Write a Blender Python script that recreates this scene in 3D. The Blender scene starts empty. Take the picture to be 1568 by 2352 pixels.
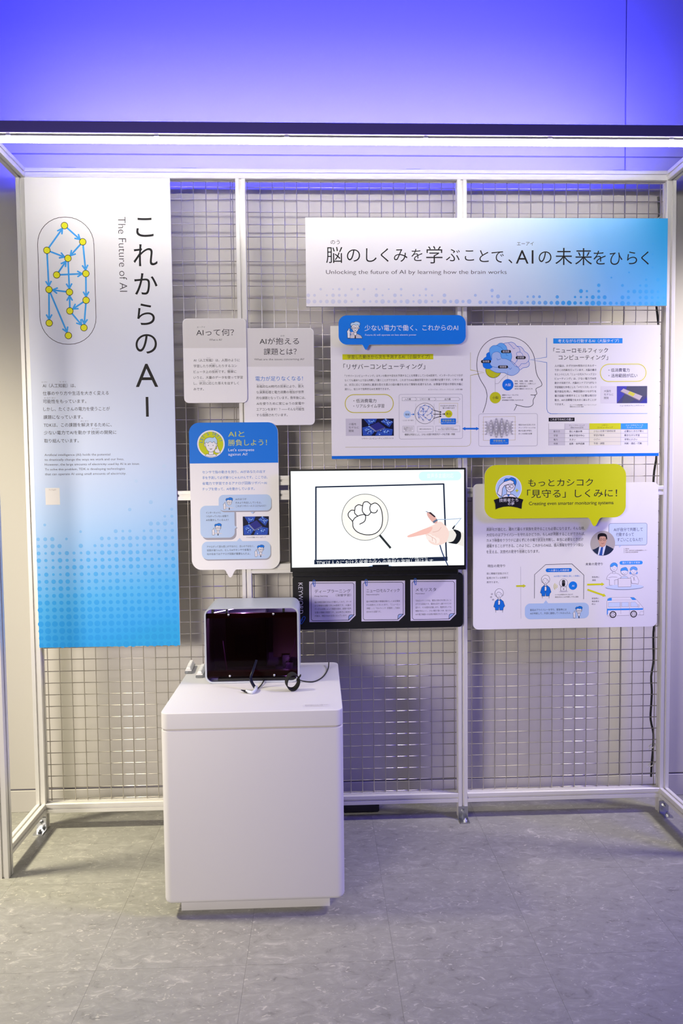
import bpy, bmesh, math, random
from mathutils import Vector, Matrix
from mathutils.geometry import tessellate_polygon
random.seed(7)
S = bpy.context.scene
COL = S.collection

# ------------------------------------------------------------------ camera
FPX, CX, CD, CZ = 1568.0, 1.16054, 2.84793, 1.46681
YAW, PITCH, ROLL = 0.033994, 0.049419, -0.010523
cy_, sy_, cp_, sp_ = math.cos(YAW), math.sin(YAW), math.cos(PITCH), math.sin(PITCH)
FWD = Vector((sy_ * cp_, cy_ * cp_, -sp_)); R0 = Vector((cy_, -sy_, 0)); U0 = R0.cross(FWD)
RIGHT = math.cos(ROLL) * R0 + math.sin(ROLL) * U0
UP = -math.sin(ROLL) * R0 + math.cos(ROLL) * U0
CAM = Vector((CX, -CD, CZ))
cd = bpy.data.cameras.new('camera'); cam = bpy.data.objects.new('camera', cd); COL.objects.link(cam)
cd.sensor_fit = 'VERTICAL'; cd.sensor_height = 36; cd.sensor_width = 24; cd.lens = 24.0
cd.clip_start = 0.05
M = Matrix((RIGHT, UP, -FWD)).transposed().to_4x4(); M.translation = CAM
cam.matrix_world = M
S.camera = cam


def lin(c):
    c = c / 255
    return c / 12.92 if c <= .04045 else ((c + .055) / 1.055) ** 2.4


def rgb(h):
    return tuple(lin(int(h[i:i + 2], 16)) for i in (0, 2, 4)) + (1,)


# ------------------------------------------------------------------ world, lights, exposure
W = bpy.data.worlds.new('world'); S.world = W; W.use_nodes = True
W.node_tree.nodes['Background'].inputs[0].default_value = rgb('d2d2e6')
W.node_tree.nodes['Background'].inputs[1].default_value = 0.065
S.view_settings.view_transform = 'Standard'; S.view_settings.look = 'None'
S.view_settings.gamma = 1; S.view_settings.use_curve_mapping = False
S.view_settings.exposure = 0.0
try:
    S.cycles.use_denoising = True
except Exception:
    pass


def area(name, loc, target, size, size_y, power, col, spread=180):
    l = bpy.data.lights.new(name, 'AREA'); l.shape = 'RECTANGLE'; l.size = size; l.size_y = size_y
    l.spread = math.radians(spread); l.energy = power; l.color = rgb(col)[:3]
    o = bpy.data.objects.new(name, l); COL.objects.link(o); o.location = loc
    d = Vector(target) - Vector(loc)
    o.rotation_euler = d.to_track_quat('-Z', 'Y').to_euler()
    return o


# blue wash lamps lying on top of the booth, shining on the upper wall
area('blue_wash_lamp', (1.2, -.24, 2.76), (1.2, .163, 3.4), 2.5, .05, 92, '3e3cff', 150)
# white lamps of the two neighbouring booths
area('neighbour_booth_lamp', (-1.1, -.5, 3.1), (-.05, -.4, 0), .3, .3, 21, 'fff5d2', 64)
area('neighbour_booth_lamp', (3.75, -.45, 2.75), (2.45, .1, 1.2), .3, .3, 13, 'fff7e8', 66)
# violet stage light of the hall, from the right
area('violet_hall_lamp', (4.1, -1.4, 2.4), (1.5, -.6, .2), .7, .7, 20, '5a44ff', 95)
# white hall light in front of the booth, to the left of the photographer
area('hall_lamp', (-1.2, -3.9, 1.7), (.75, -.3, .9), 1.6, 1.2, 17, 'fff4e8', 56)

# ------------------------------------------------------------------ materials
MATS = {}


def mat(name, hexc, rough=.5, metal=0.0, spec=.5):
    k = name
    if k in MATS: return MATS[k]
    m = bpy.data.materials.new(name); m.use_nodes = True
    b = m.node_tree.nodes['Principled BSDF']
    b.inputs['Base Color'].default_value = rgb(hexc); b.inputs['Roughness'].default_value = rough
    b.inputs['Metallic'].default_value = metal
    b.inputs['Specular IOR Level'].default_value = spec
    MATS[k] = m
    return m


def emat(name, hexc, st):
    if name in MATS: return MATS[name]
    m = bpy.data.materials.new(name); m.use_nodes = True; nt = m.node_tree
    nt.nodes.remove(nt.nodes['Principled BSDF'])
    e = nt.nodes.new('ShaderNodeEmission'); e.inputs[0].default_value = rgb(hexc); e.inputs[1].default_value = st
    nt.links.new(e.outputs[0], nt.nodes['Material Output'].inputs[0])
    MATS[name] = m
    return m


def ink(h):
    return mat('print_' + h, h, .5, 0, .22)


def scr(h):
    return emat('screen_' + h, h, 1.12)


def nodes(m):
    return m.node_tree.nodes, m.node_tree.links, m.node_tree.nodes['Principled BSDF']


def noise_rough(m, scale, lo, hi, bump=0.0):
    n, l, b = nodes(m)
    tc = n.new('ShaderNodeTexCoord'); t = n.new('ShaderNodeTexNoise'); t.inputs['Scale'].default_value = scale
    t.inputs['Detail'].default_value = 4
    l.new(tc.outputs['Object'], t.inputs['Vector'])
    r = n.new('ShaderNodeMapRange'); r.inputs[3].default_value = lo; r.inputs[4].default_value = hi
    l.new(t.outputs[0], r.inputs[0]); l.new(r.outputs[0], b.inputs['Roughness'])
    if bump:
        bp = n.new('ShaderNodeBump'); bp.inputs['Strength'].default_value = bump; bp.inputs['Distance'].default_value = .002
        l.new(t.outputs[0], bp.inputs['Height']); l.new(bp.outputs[0], b.inputs['Normal'])


M_WALL = mat('painted_wall', 'cfcbc5', .6); noise_rough(M_WALL, 60, .5, .65, .03)
M_JOINT = mat('wall_joint', '8d8a92', .8)
M_BASE = mat('baseboard_vinyl', 'cfcbc6', .5); noise_rough(M_BASE, 40, .4, .55)
M_ALU = mat('anodised_aluminium', 'e2e0dd', .4, .25); noise_rough(M_ALU, 90, .36, .48)
M_WIRE = mat('steel_wire', 'c9c4be', .36, .8)
M_STEEL = mat('zinc_steel', 'c4c6c9', .3, 1)
M_WHITE = mat('board_white', 'efedee', .38, 0, .45); noise_rough(M_WHITE, 120, .34, .44)
M_EDGE = mat('foam_board_edge', 'f2f0ee', .7)
M_DESK = mat('white_laminate', 'd4d2d5', .45, 0, .4); noise_rough(M_DESK, 160, .42, .52, .015)
M_BLACK = mat('black_plastic', '0b0b0e', .35); noise_rough(M_BLACK, 80, .3, .45)
M_BLKBOARD = mat('black_board', '0c0c12', .5, 0, .35)
M_CABLE = mat('black_cable', '0a0a0c', .45)
M_FABRIC = mat('black_strap_fabric', '0c0c0d', .9)
M_GROOVE = mat('groove_shadow_gap', 'b9b4b2', .6)


def grad_mat(name, axis_stops, dirv, offset, scale, rough=.4):
    """printed colour gradient (tall banner: with painted glare) in the board's own coordinates"""
    m = mat(name, 'ffffff', rough, 0, .45); n, l, b = nodes(m)
    tc = n.new('ShaderNodeTexCoord'); d = n.new('ShaderNodeVectorMath'); d.operation = 'DOT_PRODUCT'
    d.inputs[1].default_value = dirv
    l.new(tc.outputs['Object'], d.inputs[0])
    r = n.new('ShaderNodeMapRange'); r.inputs[1].default_value = offset; r.inputs[2].default_value = offset + scale
    l.new(d.outputs['Value'], r.inputs[0])
    c = n.new('ShaderNodeValToRGB'); e = c.color_ramp.elements
    while len(e) < len(axis_stops): e.new(.5)
    for i, (p, h) in enumerate(axis_stops): e[i].position = p; e[i].color = rgb(h)
    l.new(r.outputs[0], c.inputs[0]); l.new(c.outputs[0], b.inputs['Base Color'])
    return m


# ------------------------------------------------------------------ object helpers
def tag(o, label=None, cat=None, group=None, kind=None):
    if label: o['label'] = label
    if cat: o['category'] = cat
    if group: o['group'] = group
    if kind: o['kind'] = kind
    return o


def empty(name, loc, label=None, cat=None, kind=None, group=None):
    o = bpy.data.objects.new(name, None); COL.objects.link(o); o.location = loc; o.empty_display_size = .05
    return tag(o, label, cat, group, kind)


def mesh_obj(name, verts, faces, mats, parent=None, fm=None, smooth=False, label=None):
    off = Vector(parent.matrix_basis.translation) if parent else Vector((0, 0, 0))
    if parent and parent.parent: off = off + parent.parent.matrix_basis.translation
    me = bpy.data.meshes.new(name)
    me.from_pydata([tuple(Vector(v) - off) for v in verts], [], faces)
    for m in (mats if isinstance(mats, list) else [mats]): me.materials.append(m)
    if fm:
        for p, i in zip(me.polygons, fm): p.material_index = i
    if smooth:
        for p in me.polygons: p.use_smooth = True
    me.update()
    o = bpy.data.objects.new(name, me); COL.objects.link(o)
    if parent: o.parent = parent
    if label: o['label'] = label
    return o


def bm_obj(name, bm, m, parent=None, smooth=False, label=None):
    off = Vector((0, 0, 0)); q = parent
    while q: off += q.matrix_basis.translation; q = q.parent
    bmesh.ops.recalc_face_normals(bm, faces=bm.faces)
    bmesh.ops.translate(bm, verts=bm.verts, vec=-off)
    me = bpy.data.meshes.new(name); bm.to_mesh(me); bm.free()
    for x in (m if isinstance(m, list) else [m]): me.materials.append(x)
    if smooth:
        for p in me.polygons: p.use_smooth = True
        try: me.set_sharp_from_angle(angle=math.radians(35))
        except Exception: pass
    o = bpy.data.objects.new(name, me); COL.objects.link(o)
    if parent: o.parent = parent
    if label: o['label'] = label
    return o


def box(x0, x1, y0, y1, z0, z1, bm=None, bev=0, seg=2):
    new = bmesh.new() if (bm is None or bev) else bm
    vs = [new.verts.new((x, y, z)) for x in (x0, x1) for y in (y0, y1) for z in (z0, z1)]
    for f in ((0, 1, 3, 2), (4, 6, 7, 5), (0, 4, 5, 1), (2, 3, 7, 6), (0, 2, 6, 4), (1, 5, 7, 3)):
        new.faces.new([vs[i] for i in f])
    if bev: bmesh.ops.bevel(new, geom=list(new.edges), offset=bev, segments=seg, affect='EDGES')
    if bm is not None and bev:
        me = bpy.data.meshes.new('tmp'); new.to_mesh(me); new.free(); bm.from_mesh(me); bpy.data.meshes.remove(me)
        return bm
    return new


def tube(bm, pts, r, n=8, cap=True):
    pts = [Vector(p) for p in pts]; rings = []
    prev = None
    for i, p in enumerate(pts):
        t = (pts[min(i + 1, len(pts) - 1)] - pts[max(i - 1, 0)]).normalized()
        if prev is None:
            a = Vector((0, 0, 1)) if abs(t.z) < .9 else Vector((1, 0, 0))
            u = t.cross(a).normalized()
        else:
            u = (prev - t * prev.dot(t)).normalized()
        prev = u; v = t.cross(u)
        rr = r[i] if isinstance(r, (list, tuple)) else r
        rings.append([bm.verts.new(p + (u * math.cos(k * 2 * math.pi / n) + v * math.sin(k * 2 * math.pi / n)) * rr) for k in range(n)])
    for a, b in zip(rings, rings[1:]):
        for k in range(n): bm.faces.new((a[k], a[(k + 1) % n], b[(k + 1) % n], b[k]))
    if cap: bm.faces.new(rings[0][::-1]); bm.faces.new(rings[-1])
    return bm


def smooth_pts(pts, n=6, closed=False):
    out = []; L = len(pts)
    if L < 3: return list(pts)
    rng = range(L if closed else L - 1)
    for i in rng:
        if closed: p0, p1, p2, p3 = (pts[(i + k) % L] for k in (-1, 0, 1, 2))
        else: p0, p1, p2, p3 = pts[max(i - 1, 0)], pts[i], pts[i + 1], pts[min(i + 2, L - 1)]
        for j in range(n):
            t = j / n
            out.append(tuple(.5 * (2 * b + (c - a) * t + (2 * a - 5 * b + 4 * c - d) * t * t + (3 * b - a - 3 * c + d) * t ** 3)
                             for a, b, c, d in zip(p0, p1, p2, p3)))
    if not closed: out.append(tuple(pts[-1]))
    return out


def px(u, v, Y):
    """point of the plane y = Y that the photograph shows at pixel (u, v)"""
    r = RIGHT * ((u - 784) / FPX) + UP * (-(v - 1176) / FPX) + FWD
    t = (Y + CD) / r.y
    return CAM.x + r.x * t, CAM.z + r.z * t


def pz(u, v, Z):
    r = RIGHT * ((u - 784) / FPX) + UP * (-(v - 1176) / FPX) + FWD
    t = (Z - CAM.z) / r.z
    return CAM.x + r.x * t, CAM.y + r.y * t


def prism(outline, y0, y1, bm=None):
    """extrude an (x, z) outline from y0 (front) to y1 (back)"""
    bm = bm or bmesh.new()
    a = [bm.verts.new((x, y0, z)) for x, z in outline]; b = [bm.verts.new((x, y1, z)) for x, z in outline]
    bm.faces.new(a); bm.faces.new(b[::-1]); n = len(a)
    for i in range(n): bm.faces.new((a[i], b[i], b[(i + 1) % n], a[(i + 1) % n]))
    return bm


def rrect(x0, z0, x1, z1, r, seg=8):
    rs = r if isinstance(r, (tuple, list)) else (r,) * 4
    out = []
    for (cx, cz, a0), q in zip(((x1, z1, 0), (x0, z1, 90), (x0, z0, 180), (x1, z0, 270)), rs):
        sx = -1 if cx == x1 else 1; sz = -1 if cz == z1 else 1
        if q <= 0: out.append((cx, cz)); continue
        for k in range(seg + 1):
            a = math.radians(a0 + 90 * k / seg)
            out.append((cx + sx * q + math.cos(a) * q, cz + sz * q + math.sin(a) * q))
    return out


# ------------------------------------------------------------------ setting: wall, baseboard, floor
YW = .163
wall = tag(bm_obj('wall_back', box(-3.4, 6.4, YW + .006, YW + .1, 0, 4.6), M_JOINT), kind='structure',
           label='pale grey panelled wall behind the booth, washed blue at the top')
for i, (xa, xb) in enumerate(((-3.4, -.483), (-.477, 2.517), (2.523, 5.517), (5.523, 6.4))):
    for za, zb in ((.105, 2.853), (2.859, 4.6)):
        bm_obj('wall_panel', box(xa, xb, YW, YW + .0065, za, zb, bev=.0012, seg=1), M_WALL, wall)
tag(bm_obj('baseboard_back', box(-3.4, 6.4, YW - .002, YW + .0065, 0, .097, bev=.001, seg=1), M_BASE), kind='structure',
    label='low grey baseboard along the foot of the wall')

M_TILE = mat('marbled_vinyl_tile', '9a9893', .4)
n, l, b = nodes(M_TILE)
tc = n.new('ShaderNodeTexCoord'); oi = n.new('ShaderNodeObjectInfo')
ad = n.new('ShaderNodeVectorMath'); ad.operation = 'MULTIPLY_ADD'; ad.inputs[1].default_value = (37, 53, 11)
l.new(oi.outputs['Random'], ad.inputs[0]); l.new(tc.outputs['Object'], ad.inputs[2])
mp = n.new('ShaderNodeMapping'); mp.inputs['Scale'].default_value = (1.3, 2.4, 1); l.new(ad.outputs[0], mp.inputs[0])
ns = n.new('ShaderNodeTexNoise'); ns.inputs['Scale'].default_value = 13; ns.inputs['Detail'].default_value = 7
ns.inputs['Roughness'].default_value = .68; ns.inputs['Distortion'].default_value = 1.1
l.new(mp.outputs[0], ns.inputs['Vector'])
cr = n.new('ShaderNodeValToRGB'); e = cr.color_ramp.elements
for k in range(4): e.new(.5)
for i_, (p_, h_) in enumerate(((.0, '666561'), (.30, '757470'), (.40, '8a8984'), (.55, '92918c'), (.64, '9d9b96'), (.76, 'b9b6ae'))):
    e[i_].position = p_; e[i_].color = rgb(h_)
l.new(ns.outputs[0], cr.inputs[0])
n2 = n.new('ShaderNodeTexNoise'); n2.inputs['Scale'].default_value = 22; n2.inputs['Detail'].default_value = 5; n2.inputs['Distortion'].default_value = 2.2
l.new(mp.outputs[0], n2.inputs['Vector'])
c2 = n.new('ShaderNodeValToRGB'); c2.color_ramp.elements[0].position = .63; c2.color_ramp.elements[1].position = .68
l.new(n2.outputs[0], c2.inputs[0])
mx = n.new('ShaderNodeMixRGB'); mx.inputs[2].default_value = rgb('bab6ad')
mf = n.new('ShaderNodeMath'); mf.operation = 'MULTIPLY'; mf.inputs[1].default_value = .75
l.new(c2.outputs[0], mf.inputs[0]); l.new(mf.outputs[0], mx.inputs[0]); l.new(cr.outputs[0], mx.inputs[1])
l.new(mx.outputs[0], b.inputs['Base Color'])
rr_ = n.new('ShaderNodeMapRange'); rr_.inputs[3].default_value = .34; rr_.inputs[4].default_value = .52
l.new(ns.outputs[0], rr_.inputs[0]); l.new(rr_.outputs[0], b.inputs['Roughness'])

floor = tag(bm_obj('floor', box(-3.4, 6.4, -4.5, YW + .006, -.06, -.0015), mat('floor_joint', '7d7a76', .8)), kind='structure',
            label='grey marbled vinyl tile floor')
T = .45
tm = None
x = .476 - T * 8
while x < 5.9:
    y = -.846 - T * 7
    while y < YW - .02:
        yb = min(y + T, YW - .002)
        full = abs(yb - y - T) < 1e-6
        if full and tm is not None:
            o = bpy.data.objects.new('tile', tm); COL.objects.link(o); o.parent = floor; o.location = (x, y, 0)
        else:
            bmt = box(.00025, T - .00025, .00025, yb - y - .00025, -.004, 0)
            o = bm_obj('tile', bmt, M_TILE, None); o.parent = floor; o.location = (x, y, 0)
            if full: tm = o.data
        y += T
    x += T

# ------------------------------------------------------------------ booth frame of aluminium extrusions
ZT0, ZT1 = 2.687, 2.727
XR = 2.624
frame = empty('booth_frame', (1.312, -.155, 0), 'silver slotted aluminium booth frame standing on the floor around the panels', 'frame')
PROF = []
for k in range(4):
    a = k * math.pi / 2; c_, s_ = round(math.cos(a)), round(math.sin(a))
    for (u, v) in ((-.0185, -.02), (-.0048, -.02), (-.0048, -.013), (.0048, -.013), (.0048, -.02), (.0185, -.02), (.02, -.0185)):
        PROF.append((c_ * u - s_ * v, s_ * u + c_ * v))


def extrusion(name, p0, p1, parent=frame):
    p0, p1 = Vector(p0), Vector(p1); d = p1 - p0
    ax = max(range(3), key=lambda i: abs(d[i])); A = [i for i in range(3) if i != ax]
    bm = bmesh.new(); rings = []
    for p in (p0, p1):
        ring = []
        for u, v in PROF:
            q = p.copy(); q[A[0]] += u; q[A[1]] += v; ring.append(bm.verts.new(q))
        rings.append(ring)
    bm.faces.new(rings[0]); bm.faces.new(rings[1][::-1]); m = len(PROF)
    for i in range(m): bm.faces.new((rings[0][i], rings[1][i], rings[1][(i + 1) % m], rings[0][(i + 1) % m]))
    return bm_obj(name, bm, M_ALU, parent)


XM1, XM2 = .859, 1.7665
YB, YF = .02, -.33
for X in (-.02, XR + .02):
    extrusion('post', (X, YB, 0), (X, YB, ZT1)); extrusion('post', (X, YF, 0), (X, YF, ZT0 + .003))
    extrusion('side_rail', (X, YF + .0201, 2.707), (X, YB - .0201, 2.707)); extrusion('side_rail', (X, YF + .0201, .0905), (X, YB - .0201, .0905))
for X in (XM1, XM2): extrusion('post', (X, YB, 0), (X, YB, ZT0 - .0002))
extrusion('top_rail', (0, YB, 2.707), (XR, YB, 2.707))
extrusion('front_beam', (-.04, YF, 2.7105), (XR + .04, YF, 2.7105))
bm_obj('beam_cover', box(-.04, XR + .04, -.3525, -.3502, 2.6915, 2.7315, bev=.0006, seg=1), mat('blue_reflection_cover', '8c7cf0', .3, .1), frame)  # flat slot cover; the blue reflected on the beam face is put into its colour
bays = ((0, XM1 - .0201), (XM1 + .0201, XM2 - .0201), (XM2 + .0201, XR))
for xa, xb in bays: extrusion('bottom_rail', (xa, YB, .0905), (xb, YB, .0905))
for xa, xb in (bays[0], bays[2]): extrusion('middle_rail', (xa, YB, 1.4015), (xb, YB, 1.4015))
for z in (1.460, 1.3995, 1.0925): extrusion('monitor_rail', (bays[1][0], YB, z), (bays[1][1], YB, z))
for u in (160, 435, 948, 1420):
    X = px(u, 386, .02)[0]
    bm_obj('joint_plate', box(X - .03, X + .03, .004, .036, ZT1, ZT1 + .004, bev=.001, seg=1), M_STEEL, frame)


def foot(X, yf, sx):
    bm = box(X - .02, X + .02, yf - .005, yf, 0, .055); box(X - .02, X + .02, yf - .045, yf - .005, 0, .005, bm)
    f = bm_obj('foot_bracket', bm, M_STEEL, frame)
    for c, ax in (((X, yf - .005, .036), 1), ((X + .003, yf - .027, .005), 2)):
        bm = bmesh.new(); d = Vector((0, -.006, 0)) if ax == 1 else Vector((0, 0, .006))
        tube(bm, (Vector(c), Vector(c) + d), .0085, 6); tube(bm, (Vector(c) + d, Vector(c) + d * 2.2), .0045, 8)
        bm_obj('bolt', bm, M_STEEL, f)


foot(XM2, 0, 0); foot(-.02 + .002, 0, 0); foot(XR + .018, 0, 0)
# ------------------------------------------------------------------ wire mesh panels, one per bay
vw = {}


def wire(kind, L):
    k = (kind, round(L, 4))
    if k not in vw:
        bm = bmesh.new()
        tube(bm, ((0, 0, 0), (0, 0, L)) if kind == 'v' else ((0, 0, 0), (L, 0, 0)), .0018, 6)
        me = bpy.data.meshes.new('wire'); bmesh.ops.recalc_face_normals(bm, faces=bm.faces)
        for f in bm.faces: f.smooth = len(f.verts) == 4
        bm.to_mesh(me); bm.free(); me.materials.append(M_WIRE); vw[k] = me
    return vw[k]


def mesh_panel(xa, xb, xs, z_first, label):
    r = empty('wire_mesh_panel', ((xa + xb) / 2, .03, .1115), label, 'wire mesh', group='wire mesh panels of the booth')
    z0, z1 = .1118, ZT0 - .0005
    for X in xs:
        o = bpy.data.objects.new('upright_wire', wire('v', z1 - z0)); COL.objects.link(o); o.parent = r
        o.location = (X - r.location.x, 0, z0 - r.location.z)
    z = z_first
    while z < z1:
        o = bpy.data.objects.new('cross_wire', wire('h', xb - xa - .003)); COL.objects.link(o); o.parent = r
        o.location = (xa + .0015 - r.location.x, .0031, z - r.location.z); z += .05


mesh_panel(*bays[0], [.0155 + .05 * k for k in range(17)] + [.8245], .1165, 'wire mesh panel behind the tall blue and white banner')
mesh_panel(*bays[1], [.886] + [.937 + .05 * k for k in range(16)] + [1.7365], .1150, 'wire mesh panel in the middle bay behind the monitor')
mesh_panel(*bays[2], [1.8112 + .05 * k for k in range(17)], .1132, 'wire mesh panel in the bay under the yellow speech bubble sign')

# black cable running down the right end of the mesh
bm = bmesh.new(); pts = []
for k in range(40):
    t = k / 39; pts.append((2.610 + .006 * math.sin(k * .9) + .004 * math.sin(k * 2.3), .048 + .005 * math.sin(k * 1.3), 2.64 - t * 2.5))
tube(bm, smooth_pts(pts, 3), .0045, 7)
cab = empty('power_cable', (2.610, .048, .14), 'black power cable tied down the right end of the mesh', 'cable')
bm_obj('cord', bm, M_CABLE, cab, True)
for z in (2.55, 1.3, .28, .2):
    bm = bmesh.new(); tube(bm, [(2.610 + .013 * math.cos(a), .044 + .013 * math.sin(a), z + .01 * math.cos(a)) for a in [k * math.pi / 5 for k in range(11)]], .002, 5)
    tube(bm, ((2.595, .032, z), (2.578, .028, z - .012)), .0015, 5)
    bm_obj('cable_tie', bm, mat('clear_nylon', 'd9d9d6', .3), cab)

# power box under the bottom rail
pb = empty('power_box', (1.33, .11, 0), 'small dark flat box on the floor under the bottom rail', 'box')
bm_obj('case', box(1.255, 1.412, .075, .14, 0, .042, bev=.004), mat('dark_box_plastic', '2c2a3a', .5), pb)
bm_obj('cable', tube(bmesh.new(), [(1.30, .12, .03), (1.30, .15, .03), (1.30, .152, .003 + .005)], .004, 6), M_CABLE, pb)

# ------------------------------------------------------------------ LED tube light under the front beam
led = empty('tube_light', (1.312, -.33, 2.66), 'long white LED tube light clipped under the front beam', 'light')
bm_obj('channel', box(.002, XR - .002, -.344, -.316, 2.6835, 2.6902, bev=.001, seg=1), mat('tube_channel', '77757c', .5), led)
bm = bmesh.new(); tube(bm, ((.01, -.333, 2.6745), (XR - .01, -.333, 2.6745)), .0095, 16)
bm_obj('tube', bm, emat('led_tube', 'fffaf2', 46), led, True)
for u in (20, 360, 658, 977, 1262, 1540):
    X = px(u, 312, -.34)[0]; bm = bmesh.new()
    tube(bm, [(X + (0), -.333 + .0098 * math.cos(a), 2.6745 + .0098 * math.sin(a)) for a in [math.radians(d) for d in range(150, 391, 20)]], .0012, 5)
    box(X - .008, X + .008, -.346, -.3445, 2.684, 2.690, bm)
    bm_obj('clip', bm, M_STEEL, led)

# ------------------------------------------------------------------ printed sheets: drawing helpers
GLY = {}


def glyphs(s, off=0.0, res=2):
    off = min(off, 0.0); k = (s, off, res)
    if k not in GLY:
        c = bpy.data.curves.new('t', 'FONT'); c.body = s; c.offset = off; c.resolution_u = res; c.fill_mode = 'FRONT'
        o = bpy.data.objects.new('t', c); COL.objects.link(o)
        m = bpy.data.meshes.new_from_object(o)
        GLY[k] = ([(v.co.x, v.co.y) for v in m.vertices], [tuple(p.vertices) for p in m.polygons])
        bpy.data.objects.remove(o); bpy.data.curves.remove(c); bpy.data.meshes.remove(m)
    return GLY[k]


class Sheet:
    """draws flat print on the front face (y = Y) of a board; coordinates are those of a crop of the photograph"""
    def __init__(s, root, Y, maker=ink):
        s.root, s.Y, s.ink = root, Y, maker; s.x0 = s.y0 = 0; s.k = 1; s.cur = None

    def crop(s, x0, y0, k): s.x0, s.y0, s.k = x0, y0, k; return s

    def P(s, x, y): return px(s.x0 + x / s.k, s.y0 + y / s.k, s.Y)

    def unit(s, x, y):
        a = s.P(x, y); c = s.P(x + 10, y); return abs(c[0] - a[0]) / 10

    def part(s, name, label=None):
        s.end(); s.cur = (name, label); s.v = []; s.f = []; s.m = []; s.ml = []; return s

    def end(s):
        if s.cur and s.f:
            o_ = mesh_obj(s.cur[0], s.v, s.f, [s.ink(h) if isinstance(h, str) else h for h in s.ml], s.root, s.m, label=s.cur[1])
            if 'dot_p' in s.cur[0]: o_['kind'] = 'stuff'
        s.cur = None

    def _mi(s, h):
        if h not in s.ml: s.ml.append(h)
        return s.ml.index(h)

    def _w(s, pts, tris, h, lay):
        b0 = len(s.v); s.n = (getattr(s, 'n', 0) + 1) % 9; y = s.Y - .0001 - lay * .00003 - s.n * .000003; i = s._mi(h)
        s.v += [(x, y, z) for x, z in pts]
        for t in tris: s.f.append(tuple(b0 + k for k in t)); s.m.append(i)

    def wpoly(s, pts, h, lay):
        tr = tessellate_polygon([[Vector((x, z, 0)) for x, z in pts]])
        out = []
        for t in tr:
            a, b_, c = (pts[k] for k in t)
            ar = (b_[0] - a[0]) * (c[1] - a[1]) - (b_[1] - a[1]) * (c[0] - a[0])
            out.append(t if ar > 0 else (t[0], t[2], t[1]))
        s._w(pts, out, h, lay)

    def poly(s, pts, h, lay=1, sm=0):
        if sm: pts = smooth_pts(pts, sm, True)
        s.wpoly([s.P(*p) for p in pts], h, lay)

    def circ(s, x, y, r, h, lay=1, n=32, ry=None):
        c = s.P(x, y); u = s.unit(x, y)
        s.wpoly([(c[0] + r * u * math.cos(k * 2 * math.pi / n), c[1] + (ry or r) * u * math.sin(k * 2 * math.pi / n)) for k in range(n)], h, lay)

    def wline(s, pts, w, h, lay, closed=False):
        n = len(pts); L = []; Rr = []
        for i, p in enumerate(pts):
            a = pts[(i - 1) % n] if (closed or i) else p; c = pts[(i + 1) % n] if (closed or i < n - 1) else p
            d1 = Vector((p[0] - a[0], p[1] - a[1])); d2 = Vector((c[0] - p[0], c[1] - p[1]))
            if d1.length < 1e-9: d1 = d2
            if d2.length < 1e-9: d2 = d1
            d1.normalize(); d2.normalize(); t = d1 + d2
            if t.length < .2: t = d1
            t.normalize(); nn = Vector((-t.y, t.x)); k = 1 / max(.45, nn.dot(Vector((-d1.y, d1.x))))
            L.append((p[0] + nn.x * w / 2 * k, p[1] + nn.y * w / 2 * k)); Rr.append((p[0] - nn.x * w / 2 * k, p[1] - nn.y * w / 2 * k))
        pts2 = L + Rr; tr = []
        for i in range(n if closed else n - 1):
            j = (i + 1) % n; tr += [(i, n + i, n + j, j)]
        s._w(pts2, tr, h, lay)

    def line(s, pts, w, h, lay=2, closed=False, sm=0):
        if sm: pts = smooth_pts(pts, sm, closed)
        s.wline([s.P(*p) for p in pts], w * s.unit(*pts[0]), h, lay, closed)

    def ring(s, x, y, r, w, h, lay=2, n=36, ry=None, a0=0, a1=360):
        c = s.P(x, y); u = s.unit(x, y); full = a1 - a0 >= 360
        pts = [(c[0] + r * u * math.cos(math.radians(a0 + (a1 - a0) * k / n)), c[1] + (ry or r) * u * math.sin(math.radians(a0 + (a1 - a0) * k / n))) for k in range(n if full else n + 1)]
        s.wline(pts, w * u, h, lay, full)

    def rect(s, x0, y0, x1, y1, h, lay=1, r=0, rs=None):
        a = s.P(x0, (y0 + y1) / 2); c = s.P(x1, (y0 + y1) / 2); t = s.P((x0 + x1) / 2, y0); d = s.P((x0 + x1) / 2, y1)
        u = s.unit(x0, y0); o = rrect(a[0], d[1], c[0], t[1], rs and [q * u for q in rs] or r * u); s.wpoly(o, h, lay); return o

    def rectl(s, x0, y0, x1, y1, w, h, lay=2, r=0):
        a = s.P(x0, (y0 + y1) / 2); c = s.P(x1, (y0 + y1) / 2); t = s.P((x0 + x1) / 2, y0); d = s.P((x0 + x1) / 2, y1)
        u = s.unit(x0, y0); s.wline(rrect(a[0], d[1], c[0], t[1], r * u), w * u, h, lay, True)

    def shape(s, pts, h, w=0, hl='1c1a20', lay=1, sm=0):
        s.poly(pts, h, lay, sm)
        if w: s.line(pts, w, hl, lay + 1, True, sm)

    def arrow(s, x0, y0, x1, y1, w, hd, h, lay=2):
        d = Vector((x1 - x0, y1 - y0)); L = d.length; d.normalize(); q = Vector((-d.y, d.x))
        def A(t, o): return (x0 + d.x * t + q.x * o, y0 + d.y * t + q.y * o)
        s.poly([A(0, -w / 2), A(L - hd, -w / 2), A(L - hd, -hd * .62), A(L, 0), A(L - hd, hd * .62), A(L - hd, w / 2), A(0, w / 2)], h, lay)

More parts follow.
